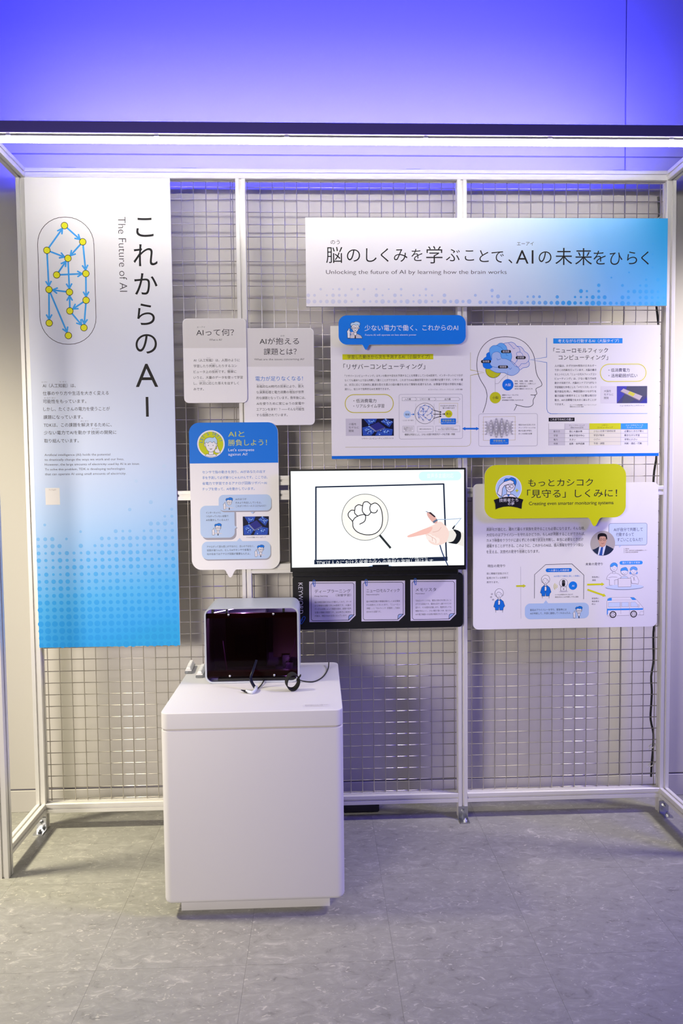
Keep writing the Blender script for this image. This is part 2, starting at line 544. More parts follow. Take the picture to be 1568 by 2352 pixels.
    def t(s, txt, x, y, size, x1=None, h='2a272c', lay=3, off=.002, c=False, rot=0, slant=0):
        u = s.unit(x, y)
        vs, fs = glyphs(txt, off, 8 if size * u > .05 else 4 if size * u > .018 else 2)
        if not vs: return
        X0 = min(p[0] for p in vs); X1 = max(p[0] for p in vs)
        sx = sz = size * u
        if x1 is not None: sx = (s.P(x1, y)[0] - s.P(x, y)[0]) / (X1 - X0)
        o = s.P(x, y); sh = (X0 + X1) / 2 if c else X0
        ca, sa = math.cos(rot), math.sin(rot); out = []
        for a, q in vs:
            dx = (a - sh) * sx; dz = (q - .355) * sz
            out.append((o[0] + ca * dx - sa * dz, o[1] + sa * dx + ca * dz))
        s._w(out, fs, h, lay)

    def tl(s, lines, x, y, dy, size, x1=None, **k):
        """several lines; x1: right end of the first (full) line, sets the letter pitch of all"""
        for i, tx in enumerate(lines):
            if not tx: continue
            vs, _ = glyphs(tx, k.get('off', .002))
            w = max(p[0] for p in vs) - min(p[0] for p in vs)
            if x1 is not None and i == 0: s.pit = (x1 - x) / w
            pit = s.pit if x1 is not None else size
            s.t(tx, x, y + dy * i, size, x + w * pit, **k)


def board(name, label, cat, corners, yf, th, r=0, m=None, tail=None, rs=None, edge=None):
    """board with the averaged rectangle of the four photographed corners (tl, tr, bl, br)"""
    q = [px(u, v, yf) for u, v in corners]
    x0 = (q[0][0] + q[2][0]) / 2; x1 = (q[1][0] + q[3][0]) / 2; z1 = (q[0][1] + q[1][1]) / 2; z0 = (q[2][1] + q[3][1]) / 2
    root = empty(name, ((x0 + x1) / 2, yf + th, z0), label, cat)
    o = rrect(x0, z0, x1, z1, rs or r, 10)
    if tail:
        tx, hw, dep = tail    # centre px, half width m, depth m on the lower edge
        cx = px(tx, corners[2][1], yf)[0]
        i = max(k for k in range(len(o)) if abs(o[k][1] - z0) < 1e-6 and o[k][0] < cx)
        o = o[:i + 1] + smooth_tail(cx, z0, hw, dep) + o[i + 1:]
    bm = prism(o, yf, yf + th)
    bmesh.ops.recalc_face_normals(bm, faces=bm.faces)
    for f in bm.faces: f.material_index = 0 if f.normal.y < -.5 else 1
    bm_obj('panel', bm, [m or M_WHITE, edge or M_EDGE], root)
    return root, (x0, z0, x1, z1), o


def smooth_tail(cx, z0, hw, dep):
    pts = [(-1.0, 0), (-.80, -.06), (-.62, -.26), (-.30, -.80), (-.14, -.97), (0, -1), (.14, -.97), (.30, -.80), (.62, -.26), (.80, -.06), (1.0, 0)]
    return [(cx + a * hw, z0 + q * dep) for a, q in pts]


A = (0, 380, 3.6465); Bc = (60, 840, 4.2378); Cc = (60, 1050, 4.2378); Dc = (400, 700, 4.6118); Ec = (420, 950, 6.0308)
Fc = (690, 480, 3.6465); Gc = (1100, 480, 3.3504); Hc = (750, 710, 4.48); Ic = (750, 860, 4.48); Jc = (1060, 740, 7.1273)
Kc = (1060, 930, 7.1273); Lc = (1230, 740, 5.0581); Mc = (1230, 930, 5.0581); Nc = (640, 1050, 3.4844); Oc = (650, 1300, 3.6465)
Pc = (1070, 1050, 3.4087); Qc = (1070, 1270, 6.0308); Rc = (1280, 1270, 6.272)
BLK = '17151a'; GRY = '55525a'; BLUE = '1679dd'; YEL = 'd6da12'; PALE = 'bcd3f0'; LBL = '4ba6f5'; WHT = 'f1eff2'

# ------------------------------------------------------------------ tall banner
root, (bx0, bz0, bx1, bz1), _ = board('tall_banner', 'tall white to blue banner with yellow dot network at the left end', 'banner',
                                      [(57, 408.5), (392, 408.5), (89, 1488), (411, 1482)], -.008, .0075, m=None)
pn = root.children[0]
gm = grad_mat('banner_fade_and_glare', ((0, '1b9fea'), (.10, '45aeee'), (.2, '86bdf1'), (.28, 'a8caf3'), (.38, 'c2d3f2'), (.64, 'dfe4f3'), (.82, 'f3f2f4'), (1, 'f6f4f3')), (-.18, 0, 1), 0.03, 1.87)  # printed fade; its sideways tilt paints in the glare whitening the left side
pn.data.materials[0] = gm
gd = grad_mat('banner_dots_gradient', ((0, '1097e6'), (.1, '189de9'), (.2, '3fa6ec'), (.3, '85bbee'), (.4, 'b8d2f2'), (1, 'c8daf2')), (-.05, 0, 1), 0.03, 1.7)
sh = Sheet(root, -.008)
sh.crop(*A).part('network_outline')
sh.rectl(325, 433, 795, 1498, 4.5, '2a2426', 1, 228)
nodes_ = dict(a=(540, 504), b=(693, 640), c=(393, 711), d=(569, 778), e=(475, 917), f=(719, 906), g=(410, 1040), h=(582, 1061), i=(721, 1129), j=(585, 1219), k=(412, 1320), l=(703, 1359), m=(573, 1425))
for q in ('ca', 'ab', 'cd', 'bd', 'bf', 'ed', 'ef', 'cg', 'dh', 'hg', 'fi', 'ij', 'jh', 'il', 'jl', 'gk', 'gm'):
    (xa, ya), (xb, yb) = nodes_[q[0]], nodes_[q[1]]; ai = 1.5 + .35 * ('ca', 'ab', 'cd', 'bd', 'bf', 'ed', 'ef', 'cg', 'dh', 'hg', 'fi', 'ij', 'jh', 'il', 'jl', 'gk', 'gm').index(q); d = Vector((xb - xa, yb - ya)); d.normalize(); p = Vector((-d.y, d.x))
    xe, ye = xb - d.x * 34, yb - d.y * 34; sh.part('network_arrow')
    sh.line([(xa + d.x * 28, ya + d.y * 28), (xe, ye)], 14, '45aef8', ai)
    sh.line([(xe - d.x * 38 + p.x * 24, ye - d.y * 38 + p.y * 24), (xe + d.x * 4, ye + d.y * 4), (xe - d.x * 38 - p.x * 24, ye - d.y * 38 - p.y * 24)], 13, '45aef8', ai + .2)
for q in nodes_.values():
    sh.part('network_dot'); sh.circ(*q, 30, '2a2426', 9, 28); sh.circ(*q, 25.5, 'f2f02a', 10, 28)
sh.part('title_lettering')
for ch, xc, yc in zip('これからの', (1212, 1217, 1222, 1222, 1224), (515, 757, 998, 1250, 1492)): sh.t(ch, xc, yc, 218, h='1a181b', c=True, off=0.0)
sh.t('A', 1229, 1755, 285, h='1a181b', c=True, off=-.003)
sh.crop(*Bc); sh.t('I', 1178, 396, 285, h='1a181b', c=True, off=-.003)
sh.part('subtitle_lettering'); sh.crop(*A)
y_ = 435
vs_, _f = glyphs('The Future of AI', -.012); wtx = max(p[0] for p in vs_) - min(p[0] for p in vs_)
sh.t('The Future of AI', 1028, 745, 622 / wtx, h='3a373b', c=True, rot=-math.pi / 2, off=-.012)
sh.part('body_lettering').crop(*Bc)
body = ['AI（人工知能）は、', '仕事のやり方や生活を大きく変える', '可能性をもっています。', 'しかし、たくさんの電力を使うことが', '課題になっています。', 'TDKは、この課題を解決するために、', '少ない電力でAIを動かす技術の開発に', '取り組んでいます。']
ends = [482, 803, 585, 815, 550, 832, 878, 512]
for i, (tx, e1) in enumerate(zip(body, ends)): sh.t(tx, 160 + i * 2.2, 195 + i * 76.8 - (2 if i in (1, 3, 6) else 0), 42, e1, h='4e4c50', off=.002)
for tx, x_, y_, e1 in (('エーアイ', 150, 160, 205), ('ち のう', 325, 157, 390), ('か のう せい', 175, 314, 285), ('かい けつ', 530, 539, 605), ('ぎ じゅつ', 640, 613, 712)): sh.t(tx, x_, y_, 15, e1, h='7d7b80')
sh.part('english_lettering')
for i, (tx, e1) in enumerate(zip(['Artificial intelligence (AI) holds the potential', 'to drastically change the ways we work and our lives.', 'However, the large amounts of electricity used by AI is an issue.', 'To solve this problem, TDK is developing technologies', 'that can operate AI using small amounts of electricity.'], (818, 952, 1105, 960, 973))):
    sh.t(tx, 179 + i * 1.2, 868 + i * 46.8, 31, e1, h='5c5a62', off=-.003)
sh.part('code_sticker'); sh.rect(188, 1190, 328, 1354, 'eeebe8', 1); sh.t('For English', 258, 1207, 16, h='b0a59c', c=True)
sh.part('dot_pattern').crop(*Cc)
top = [0, 0, 0, 1, 0, 2, 1, 2, 1, 0, 0, -1, -1, -1, 0, -1, -2, -2, -3, -4]
for c_i in range(20):
    for r_i in range(top[c_i], 16):
        if (c_i, r_i) == (4, 1): continue
        xx = 117 + c_i * 68.8 + r_i * 2.1; yy = 800 + r_i * 69.0 - c_i * .95 - (.0 if r_i < 8 else (r_i - 8) * .4)
        rad = random.choice((13, 16, 17, 19, 21, 22, 15)) + min(9, max(0, r_i - 5) * 1.0)
        sh.circ(xx, yy, rad, gd, 1, 16)
for xx, yy, rad in ((181, 660, 14), (530, 725, 13), (1008, 510, 17), (1213, 438, 20), (1070, 232, 17), (1343, 88, 20)): sh.circ(xx, yy, rad, gd, 1, 16)
sh.end()

# ------------------------------------------------------------------ wide title sign
root, _, _ = board('title_sign', 'wide white to sky blue title sign across the upper mesh', 'sign', [(701, 497), (1533, 504), (703, 700), (1531, 706)], -.012, .0115)
root.children[0].data.materials[0] = grad_mat('title_gradient', ((0, 'f0edf0'), (.40, 'ebebf4'), (.62, 'c6dcf8'), (.82, '7cbffa'), (1, '3ab2f7')), (1, 0, .25), -.72, 1.52)
gt = grad_mat('title_dots_gradient', ((0, 'dcdcec'), (.35, 'cbd5f0'), (.55, 'a5c4f2'), (.72, '3ba2f2'), (.88, '49acf6'), (1, '42b4fa')), (1, 0, 0), -.74, 1.48)
sh = Sheet(root, -.012)
sh.part('title_lettering').crop(*Fc)
xs = [(282, 148), (443, 135), (592, 135), (704, 130), (838, 130), (974, 118), (1120, 155), (1275, 125), (1414, 118)]
for ch, (xc, sz) in zip('脳のしくみを学ぶこ', xs): sh.t(ch, xc, 388, sz, h='1b181c', c=True, off=-.003)
sh.crop(*Gc)
for ch, xc, yc, sz in (('と', 38, 365, 112), ('で', 142, 368, 112), ('、', 240, 372, 112), ('A', 331, 367, 148), ('I', 411, 367, 148), ('の', 507, 371, 120), ('未', 651, 369, 140), ('来', 803, 371, 140), ('を', 926, 377, 122), ('ひ', 1053, 381, 118), ('ら', 1176, 378, 116), ('く', 1276, 379, 116)):
    sh.t(ch, xc, yc, sz, h='1b181c', c=True, off=-.003)
sh.part('reading_aid_lettering').t('エーアイ', 355, 268, 34, h='3c3a42', c=True)
sh.crop(*Fc).t('のう', 252, 278, 42, 328, h='3c3a42')
sh.part('english_lettering')
p0 = sh.P(213, 527)
sh.t('Unlocking the future of AI by learning how the brain works', 213, 527, 48, 3.6465 * (1163 - 690), h='37343b', off=-.008)
sh.part('dot_pattern').crop(*Fc)
for k in range(27):
    if k != 8: sh.circ(65 + k * 51.8, 775, random.choice((10, 13, 16, 19)), gt, 1, 14)
for k in (0, 1, 3, 4, 5, 6, 8, 11, 12, 14, 15, 17, 18, 19, 20, 22, 27): sh.circ(65 + k * 51.8, 723, random.choice((9, 12, 15)), gt, 1, 14)
for k in (2, 4, 5, 7, 8, 9, 11, 13, 15, 19): sh.circ(65 + k * 51.8, 672, random.choice((7, 9, 11)), gt, 1, 14)
sh.crop(*Gc)
for k in range(32): sh.circ(8 + k * 45.6, 718 + k * .35, random.choice((11, 14, 16, 18)), gt, 1, 16)
for k, rows in {2: (1, 2), 3: (1,), 5: (1,), 8: (1,), 9: (1,), 10: (1,), 13: (1,), 16: (1,), 17: (1, 2), 18: (1, 2), 19: (1,), 20: (1, 2, 3), 21: (1,), 24: (1, 3), 25: (1, 2), 26: (2,), 27: (1, 2, 3), 28: (1, 2, 3, 4), 29: (1, 2), 30: (1, 2, 4), 31: (1, 3)}.items():
    for rw in rows: sh.circ(8 + k * 45.6, 718 + k * .35 - rw * 46, random.choice((9, 11, 13, 15)), gt, 1, 14)
for xx, yy in ((1153, 488), (1017, 528), (1335, 349), (1336, 268), (1334, 450)): sh.circ(xx, yy, 7, gt, 1, 12)
sh.end()


# ------------------------------------------------------------------ small drawings used on several boards
def man(sh, cx, cy, k, hair, coat=WHT, lw=.07, hand=True, skin=WHT, glasses=True):
    """bust of a cartoon person; (cx, cy) face centre, k face half width"""
    q = lambda x, y: (cx + x * k, cy + y * k)
    w = lw * k; L = '26242c'
    if coat: sh.shape([q(-2.0, 3.0), q(-1.7, 2.3), q(-.6, 1.75), q(.6, 1.75), q(1.6, 2.2), q(2.0, 3.0)], coat, w, L, 1)
    sh.shape([q(-.38, .9), q(.38, .9), q(.38, 1.95), q(0, 2.4), q(-.38, 1.95)], skin, w, L, 3)
    sh.poly([q(-.12, 2.15), q(.12, 2.15), q(.2, 3.0), q(-.2, 3.0)], L, 5)
    sh.circ(cx - k * .98, cy + .1 * k, .22 * k, skin, 3, 12); sh.circ(cx + k * .98, cy + .1 * k, .22 * k, skin, 3, 12)
    sh.ring(cx - k * .98, cy + .1 * k, .22 * k, w, L, 4, 12); sh.ring(cx + k * .98, cy + .1 * k, .22 * k, w, L, 4, 12)
    sh.shape([q(-.95, -.5), q(-.9, .3), q(-.55, 1.0), q(0, 1.3), q(.55, 1.0), q(.9, .3), q(.95, -.5), q(0, -1.1)], skin, w, L, 6, 4)
    sh.shape([q(-1.15, -.35), q(-1.35, -.9), q(-1.0, -1.35), q(-.4, -1.4), q(.1, -1.65), q(.75, -1.6), q(1.3, -1.25), q(1.25, -.7), q(1.02, -.3), q(.75, -.75), q(.2, -.6), q(-.4, -.8), q(-.9, -.55)], hair, w, L, 8, 4)
    if glasses:
        for d in (-.42, .42): sh.ring(cx + d * k, cy + .12 * k, .30 * k, w, L, 10, 14)
        sh.line([q(-.12, .1), q(.12, .1)], w, L, 10)
    else:
        for d in (-.4, .4): sh.circ(cx + d * k, cy + .1 * k, .09 * k, L, 10, 8)
    sh.poly([q(-.35, .68), q(0, .78), q(.35, .68), q(.15, .92), q(-.15, .92)], L, 10)
    if hand:
        sh.shape([q(-2.15, 2.9), q(-2.2, 1.6), q(-2.3, 1.0), q(-2.0, .75), q(-1.75, .2), q(-1.55, .25), q(-1.6, .85), q(-1.35, 1.2), q(-1.45, 1.7), q(-1.45, 2.9)], skin, w, L, 8)


def woman(sh, cx, cy, k):
    q = lambda x, y: (cx + x * k, cy + y * k); L = '2a2830'; w = .09 * k
    sh.line([q(-1.0, 5.6), q(-1.0, 4.9)], w, L, 2); sh.line([q(1.1, 5.6), q(1.1, 4.9)], w, L, 2)
    sh.shape([q(-.5, 1.55), q(.5, 1.55), q(1.3, 2.2), q(1.75, 3.6), q(1.3, 4.2), q(1.2, 4.9), q(.15, 4.9), q(.05, 3.6), q(-.15, 4.9), q(-1.15, 4.9), q(-1.2, 4.2), q(-1.65, 3.8), q(-1.2, 2.2)], '1873d8', w, L, 3)
    sh.shape([q(-.3, 2.0), q(.1, 1.7), q(.35, 2.3), q(.25, 3.2), q(-.3, 3.3)], WHT, w, L, 6)
    sh.shape([q(-.3, .8), q(.3, .8), q(.3, 1.7), q(-.3, 1.7)], WHT, w, L, 5)
    sh.shape([q(-1.2, .2), q(-1.2, -.8), q(-.6, -1.5), q(.1, -1.7), q(.9, -1.4), q(1.3, -.6), q(1.2, .3), q(.8, .5), q(-.8, .6)], WHT, w, L, 6, 4)
    sh.shape([q(-.85, -.1), q(-.1, -.7), q(.85, 0), q(.75, .6), q(0, 1.2), q(-.7, .7)], WHT, w, L, 8, 4)
    for d in (-.35, .35): sh.circ(cx + d * k, cy + .1 * k, .09 * k, L, 10, 8)
    sh.line([q(-.25, .6), q(0, .7), q(.25, .58)], w, L, 10)


def chip(sh, x0, y0, x1, y1):
    W_, H_ = x1 - x0, y1 - y0; q = lambda a, b_: (x0 + a * W_, y0 + b_ * H_)
    sh.rect(x0, y0, x1, y1, '0b1030', 1)
    rnd = random.Random(4)
    for bl in ([(.06, .02), (.48, .0), (.42, .24), (.22, .36)], [(.58, .16), (.74, 0), (.98, .18), (.86, .5)], [(.02, .52), (.24, .42), (.42, .72), (.3, .98), (.04, .98)], [(.42, .98), (.5, .7), (.72, .55), (.97, .62), (.94, .98)]):
        sh.poly([q(*p) for p in bl], '2a50b4', 2)
        cx = sum(p[0] for p in bl) / len(bl); cy = sum(p[1] for p in bl) / len(bl)
        for k in range(34):
            a, b_ = bl[rnd.randrange(len(bl))], bl[rnd.randrange(len(bl))]; t = rnd.random(); t2 = rnd.random() * .95
            X = (a[0] * t + b_[0] * (1 - t)) * t2 + cx * (1 - t2); Y_ = (a[1] * t + b_[1] * (1 - t)) * t2 + cy * (1 - t2)
            sh.circ(*q(X, Y_), W_ * rnd.choice((.008, .014, .02)), rnd.choice(('9cc8fa', '6fa4f0', '0c1a55', 'bfe0ff')), 3, 7)
    sh.poly([q(.25, .42), q(.44, .7), q(.44, .78), q(.25, .52)], '8a93b4', 4); sh.poly([q(.44, .7), q(.73, .5), q(.73, .58), q(.44, .78)], '5a6490', 4)
    sh.poly([q(.25, .42), q(.52, .2), q(.73, .5), q(.44, .7)], '2b2f86', 5)


# ------------------------------------------------------------------ card: AI tte nani
def dots_head(sh, x0, y0, x1, y1, step, r, h):
    y = y0 + step / 2
    while y < y1 - 2:
        x = x0 + step / 2
        while x < x1 - 2:
            sh.poly([(x - r, y), (x, y - r), (x + r, y), (x, y + r)], h, 3); x += step
        y += step


root, _, _ = board('question_card', 'white rounded card asking what AI is, overlapping the card beside it', 'sign', [(419.8, 731.5), (565.5, 731.5), (422, 925.5), (567, 925)], -.0135, .005, r=.019)
sh = Sheet(root, -.0135).crop(*Dc)
sh.part('header_print').rect(93, 148, 761, 458, 'dfdcda', 1, rs=(62, 62, 0, 0))
sh.part('header_dot_print'); dots_head(sh, 118, 165, 740, 452, 13.2, 2.0, 'c3bfbf')
sh.part('title_lettering').t('AIって何？', 233, 295, 80, 632, off=0.0); sh.t('エーアイ', 240, 238, 22, 326, h='4a474c')
sh.t('What is AI?', 438, 370, 29, 522 if False else None, c=True, h='3a373b')
sh.part('body_lettering').tl(['AI（人工知能）は、人間のように', '学習したり判断したりするコン', 'ビュータ上の技術です。簡単に', 'いうと、大量のデータを使って学習', 'し、状況に応じた答えを出すしく', 'みです。'], 205, 589, 61, 33, None, h='3b383e')
for tx, x_, y_ in (('ち のう', 345, 563), ('はん だん', 388, 624), ('ぎ じゅつ', 425, 685), ('かん たん', 573, 684), ('じょうきょう', 262, 806), ('おう', 358, 805)): sh.t(tx, x_, y_, 12, h='6a676c')
sh.end()
root, _, _ = board('issues_card', 'white rounded card about AI power issues with a blue line of text', 'sign', [(561, 754), (720, 753), (559, 976.5), (723, 976.5)], -.006, .0055, r=.019)
sh = Sheet(root, -.006).crop(*Dc)
sh.part('header_print').rect(745, 251, 1478, 655, 'dfdcda', 1, rs=(62, 0, 0, 0))
sh.part('header_dot_print'); dots_head(sh, 770, 262, 1462, 650, 13.2, 2.0, 'c3bfbf')
sh.part('title_lettering').t('AIが抱える', 903, 388, 76, 1320, off=0.0); sh.t('課題とは？', 948, 498, 76, 1296, off=0.0); sh.t('かか', 1125, 330, 22, 1170, h='4a474c')
sh.t('What are the issues concerning AI?', 846, 578, 29, 1377, h='3a373b')
sh.part('headline_lettering').t('電力が足りなくなる！', 860, 784, 54, 1362, h='2b78cf', off=.002)
sh.part('body_lettering')
for i, (tx, e1) in enumerate(zip(['本格的なAI時代の到来により、膨大', 'な演算処理と電力消費の増加が世界', '的な課題となっています。数年後には、', 'AIを使うために家じゅうの家電や', 'エアコンを消す！？――そんな可能性', 'すら指摘されています。'], (1373, 1373, 1388, 1376, 1376, 1200))): sh.t(tx, 871, 867 + i * 60.5, 33, e1, h='3b383e')
for tx, x_, y_ in (('ほん かく てき', 872, 843), ('とう らい', 1140, 842), ('ぼう だい', 1313, 841), ('えん ざん しょ り', 908, 903), ('ぞう か', 1222, 901), ('か のう せい', 1290, 1081), ('し てき', 945, 1142)): sh.t(tx, x_, y_, 12, h='6a676c')
sh.end()

# ------------------------------------------------------------------ speech bubble sign: play against the AI
root, _, _ = board('challenge_sign', 'white speech bubble sign with blue top and thumbs-up face badge', 'sign', [(434, 971), (638, 969.5), (440.5, 1311), (643, 1305)], -.014, .0065, r=.042, tail=(528.5, .027, .033))
sh = Sheet(root, -.014).crop(*Ec)
sh.part('header_print').rect(86, 122, 1316, 686, '1479e0', 1, rs=(142, 142, 0, 0))
sh.part('badge_print'); sh.circ(388, 420, 190, WHT, 2, 48); sh.circ(388, 420, 171, 'ccd416', 3, 48)
for i, ch in enumerate("LET'S TRY!!"):
    a = math.radians(171 - i * 15.6)
    sh.t(ch, 388 + 140 * math.cos(a), 412 - 140 * math.sin(a), 64, h='1d6fb8', c=True, rot=a - math.pi / 2, lay=5, off=.002)
L_ = '2a2830'
sh.shape([(305, 580), (330, 560), (440, 560), (470, 580), (430, 600), (350, 600)], WHT, 4, L_, 6)
sh.shape([(358, 520), (422, 520), (422, 570), (358, 570)], WHT, 4, L_, 7)
sh.shape([(290, 420), (298, 400), (320, 405), (320, 460), (300, 455)], WHT, 4, L_, 7); sh.shape([(478, 420), (470, 400), (450, 405), (450, 460), (470, 455)], WHT, 4, L_, 7)
sh.shape([(312, 400), (318, 465), (345, 515), (388, 532), (430, 515), (455, 465), (462, 400), (388, 360)], WHT, 4, L_, 9, 3)
sh.shape([(300, 415), (298, 375), (320, 345), (370, 330), (420, 335), (435, 318), (460, 345), (475, 375), (470, 415), (445, 410), (430, 385), (405, 405), (375, 385), (345, 410), (325, 395)], 'bfdcf5', 4, L_, 11, 3)
for xx in (353, 417): sh.circ(xx, 441, 6, L_, 13, 10)
sh.poly([(360, 484), (385, 490), (412, 482), (388, 500)], L_, 13)
sh.shape([(440, 500), (470, 485), (468, 455), (482, 450), (488, 480), (512, 520), (520, 545), (470, 545), (442, 535)], WHT, 4, L_, 13)
sh.part('title_lettering'); sh.t('AIと', 626, 285, 98, 853, h='d3d84c', off=0.0); sh.part('title_lettering'); sh.t('勝負しよう！', 626, 405, 96, 1163, h='d3d84c', off=0.0)
sh.t("Let's compete", 628, 502, 52, 986, h='eef2fa', off=.002); sh.t('against AI!', 628, 563, 52, 893, h='eef2fa', off=.002)
sh.part('body_lettering')
for i, (tx, e1) in enumerate(zip(['センサで指の動きを測り、AIがあなたの出す', '手を予測して必ず勝つじゃんけんです。ここでは、', '省電力で学習できるアナログ回路リザバーAI', 'チップを使って、AIを動かしています。'], (1142, 1170, 1160, 992))): sh.t(tx, 268, 812 + i * 79 - i * .5, 45, e1, h='3a7fd0')
sh.part('chat_bubble_prints')
for dx, h_, ly in ((12, 'a4a3ac', 1), (0, PALE, 2)):
    sh.rect(495 + dx, 1122 + dx * 1.4, 1222 + dx * .8, 1345 + dx * 1.4, h_, ly + 3, 70)
    sh.rect(240 + dx * 2, 1275 + dx * 2.4, 715 + dx * 2, 1720 + dx * 2.4, h_, ly, 80)
    sh.rect(262 + dx, 1768 + dx * 1.4, 1212 + dx, 2015 + dx * 1.4, h_, ly, 80)
    sh.poly([(915 + dx, 1340 + dx), (1000 + dx, 1340 + dx), (962 + dx, 1388)], h_, ly); sh.poly([(705, 1545 + dx), (745 + dx, 1570 + dx), (705, 1610 + dx)], h_, ly); sh.poly([(740, 1775), (830, 1775), (785, 1722)], h_, ly)
for ci, (tx, x_, y_, e1) in enumerate((('AIのほうが', 726, 1187, 880), ('きみより先出ししているよ。', 728, 1235, 1088), ('これがリザバーのスゴさなのだ！', 730, 1282, 1150), ('インターネットに', 318, 1374, 525), ('つながっていない状態で', 320, 1424, 630), ('AIを動かしているんだ！', 320, 1476, 632), ('アナログって昔な感じがするけど、古いのではなく、', 330, 1845, 990), ('役割が違うんだ。むしろAIやセンサや省電力', 332, 1895, 940), ('化の社会ではアナログ回路が重要なんだよ。', 332, 1947, 932))):
    if ci % 3 == 0: sh.part('chat_lettering')
    sh.t(tx, x_, y_, 33, e1, h='33313a', lay=6)
for cx, cy in ((642, 1225), (486, 1582), (1077, 1880)): sh.part('chat_face_print'); man(sh, cx, cy - 3, 36, '1679dd', None, .1); sh.poly([(cx - 60, cy + 62), (cx - 20, cy + 70), (cx, cy + 82), (cx + 20, cy + 70), (cx + 62, cy + 80), (cx + 62, cy + 84), (cx - 60, cy + 84)], 'd9d6dc', 6)
sh.part('chip_photo_print'); chip(sh, 830, 1424, 1192, 1684)
sh.part('caption_lettering').t('アナログ回路リザバーAIチップ', 880, 1716, 24, 1148, h='6a666c')
sh.end()

# ------------------------------------------------------------------ large white explanation board
root, (gx0, gz0, gx1, gz1), _ = board('explanation_board', 'large white explanation board with brain drawing and blue lower edge', 'sign', [(758, 748), (1515, 747), (762, 1054), (1513, 1047.5)], -.010, .0095)
sh = Sheet(root, -.010)
sh.part('blue_edge_print'); sh.wpoly([(gx0, gz0), (gx1, gz0), (gx1, gz0 + .0125), (gx0, gz0 + .0125)], '1272dc', 1)
sh.crop(*Hc).part('yellow_heading_print').rect(162, 463, 1096, 519, 'd2d51a', 1)
sh.t('学習した動きから次を予測するAI（小脳タイプ）', 213, 493, 40, 1058, off=0)
sh.part('heading_lettering').t('「リザバーコンピューティング」', 172, 594, 62, 1012, off=.002)
sh.part('body_lettering').crop(*Ic)
for i, (tx, e1) in enumerate(zip(['「リザバーコンピューティング」はモノの動きや変化を予測することを得意としているAI技術で、インターネットにつなが', 'なくても端末*1上で自ら判断して動くことができます。これまでのAIは事前学習や多くの計算が必要ですが、リザバー層', 'は、状況に応じて反射的に最適な答えを選ぶ小脳の働きをまねて情報を処理するため、計算量や学習の手間を大幅に', '減らし、省エネで効率的なAIを実現できます。'], (1400, 1400, 1400, 648))): sh.t(tx, 185, 16 + i * 45.5, 26, e1, h='3f3c46')
sh.t('※1 スマートフォン、タブレット、パソコンなど、人が使う機器', 1045, 156, 15, 1396, h='55525a')
sh.part('feature_pill_print'); sh.rectl(190, 207, 685, 392, 8, 'cdc43a', 2, 90)
sh.t('・低消費電力', 275, 273, 42, 510); sh.t('・リアルタイム学習', 275, 327, 42, 592)
sh.part('chip_photo_print'); sh.rect(196, 455, 360, 632, 'cfcbd6', 1); chip(sh, 360, 455, 690, 632)
sh.part('photo_lettering')
for i, tx in enumerate(('小脳を', 'モデルに', '開発')): sh.t(tx, 228, 512 + i * 35, 27, h='4a4750')
sh.t('リザバーコンピューティングデバイス', 362, 660, 20, 687, h='4a4750')
sh.part('reservoir_diagram_print'); sh.rectl(746, 204, 1397, 662, 2.6, '9a97a2', 1, 18)
sh.line([(776, 236), (1355, 236), (1372, 254), (1355, 272), (776, 272)], 2, '77757f', 2, True)
for xx in (920, 1118): sh.line([(xx - 12, 236), (xx + 8, 254), (xx - 12, 272)], 2, '77757f', 2)
for tx, xx in (('入力層', 833), ('リザバー層', 1010), ('出力層', 1243)): sh.t(tx, xx, 255, 22, c=True)
for xx in (916, 1104): sh.line([(xx, 300), (xx, 515)], 1.6, 'a9a6b2', 1)
sh.circ(829, 412, 38, 'b8d4f4', 1); sh.t('情報', 829, 413, 23, c=True, off=.004); sh.arrow(866, 411, 904, 411, 5, 18, '1d6fd0')
sh.t('（ことば・音・動き）', 838, 473, 13, c=True)
sh.ring(1011, 401, 105, 3.5, '4a4852', 2, 48)
rn = [(1011, 316), (1058, 334), (1090, 362), (1078, 396), (1085, 435), (1060, 474), (1023, 450), (995, 472), (952, 450), (938, 402), (968, 380), (998, 352), (963, 338), (1030, 380), (992, 425), (1035, 420)]
for a, c in ((0, 1), (1, 2), (2, 3), (3, 4), (4, 5), (6, 5), (14, 6), (9, 7), (9, 8), (14, 9), (12, 0), (12, 9), (12, 11), (10, 13), (11, 14), (1, 14), (15, 3), (10, 11)): sh.arrow(*rn[a], *rn[c], 4, 13, '2d70cf', 3)
for q in rn: sh.circ(*q, 7.5, '3a3842', 4, 12); sh.circ(*q, 5.2, 'e6e4ee', 5, 12)
for a in ((1098, 368, 1182, 390), (1098, 409, 1182, 409), (1098, 453, 1182, 428), (1186, 408, 1222, 408)): sh.arrow(*a, 6, 18, '141318', 3)
sh.rectl(1158, 297, 1348, 495, 2.5, 'cdbf6a', 1)
sh.t('その広がり方を見て、', 1252, 323, 18, c=True); sh.t('答えを取り出す', 1255, 346, 18, c=True)
sh.circ(1254, 406, 38, 'cfd018', 3); sh.t('答え', 1254, 406, 27, c=True, off=.006, lay=5)
sh.rect(1174, 453, 1330, 514, '1674dc', 3, 10); sh.t('学習領域 小', 1252, 475, 24, c=True, h='c9cc5e', lay=5); sh.t('読み上げの部分だけを学ぶ', 1252, 497, 12, c=True, h='cfe2fa', lay=5)
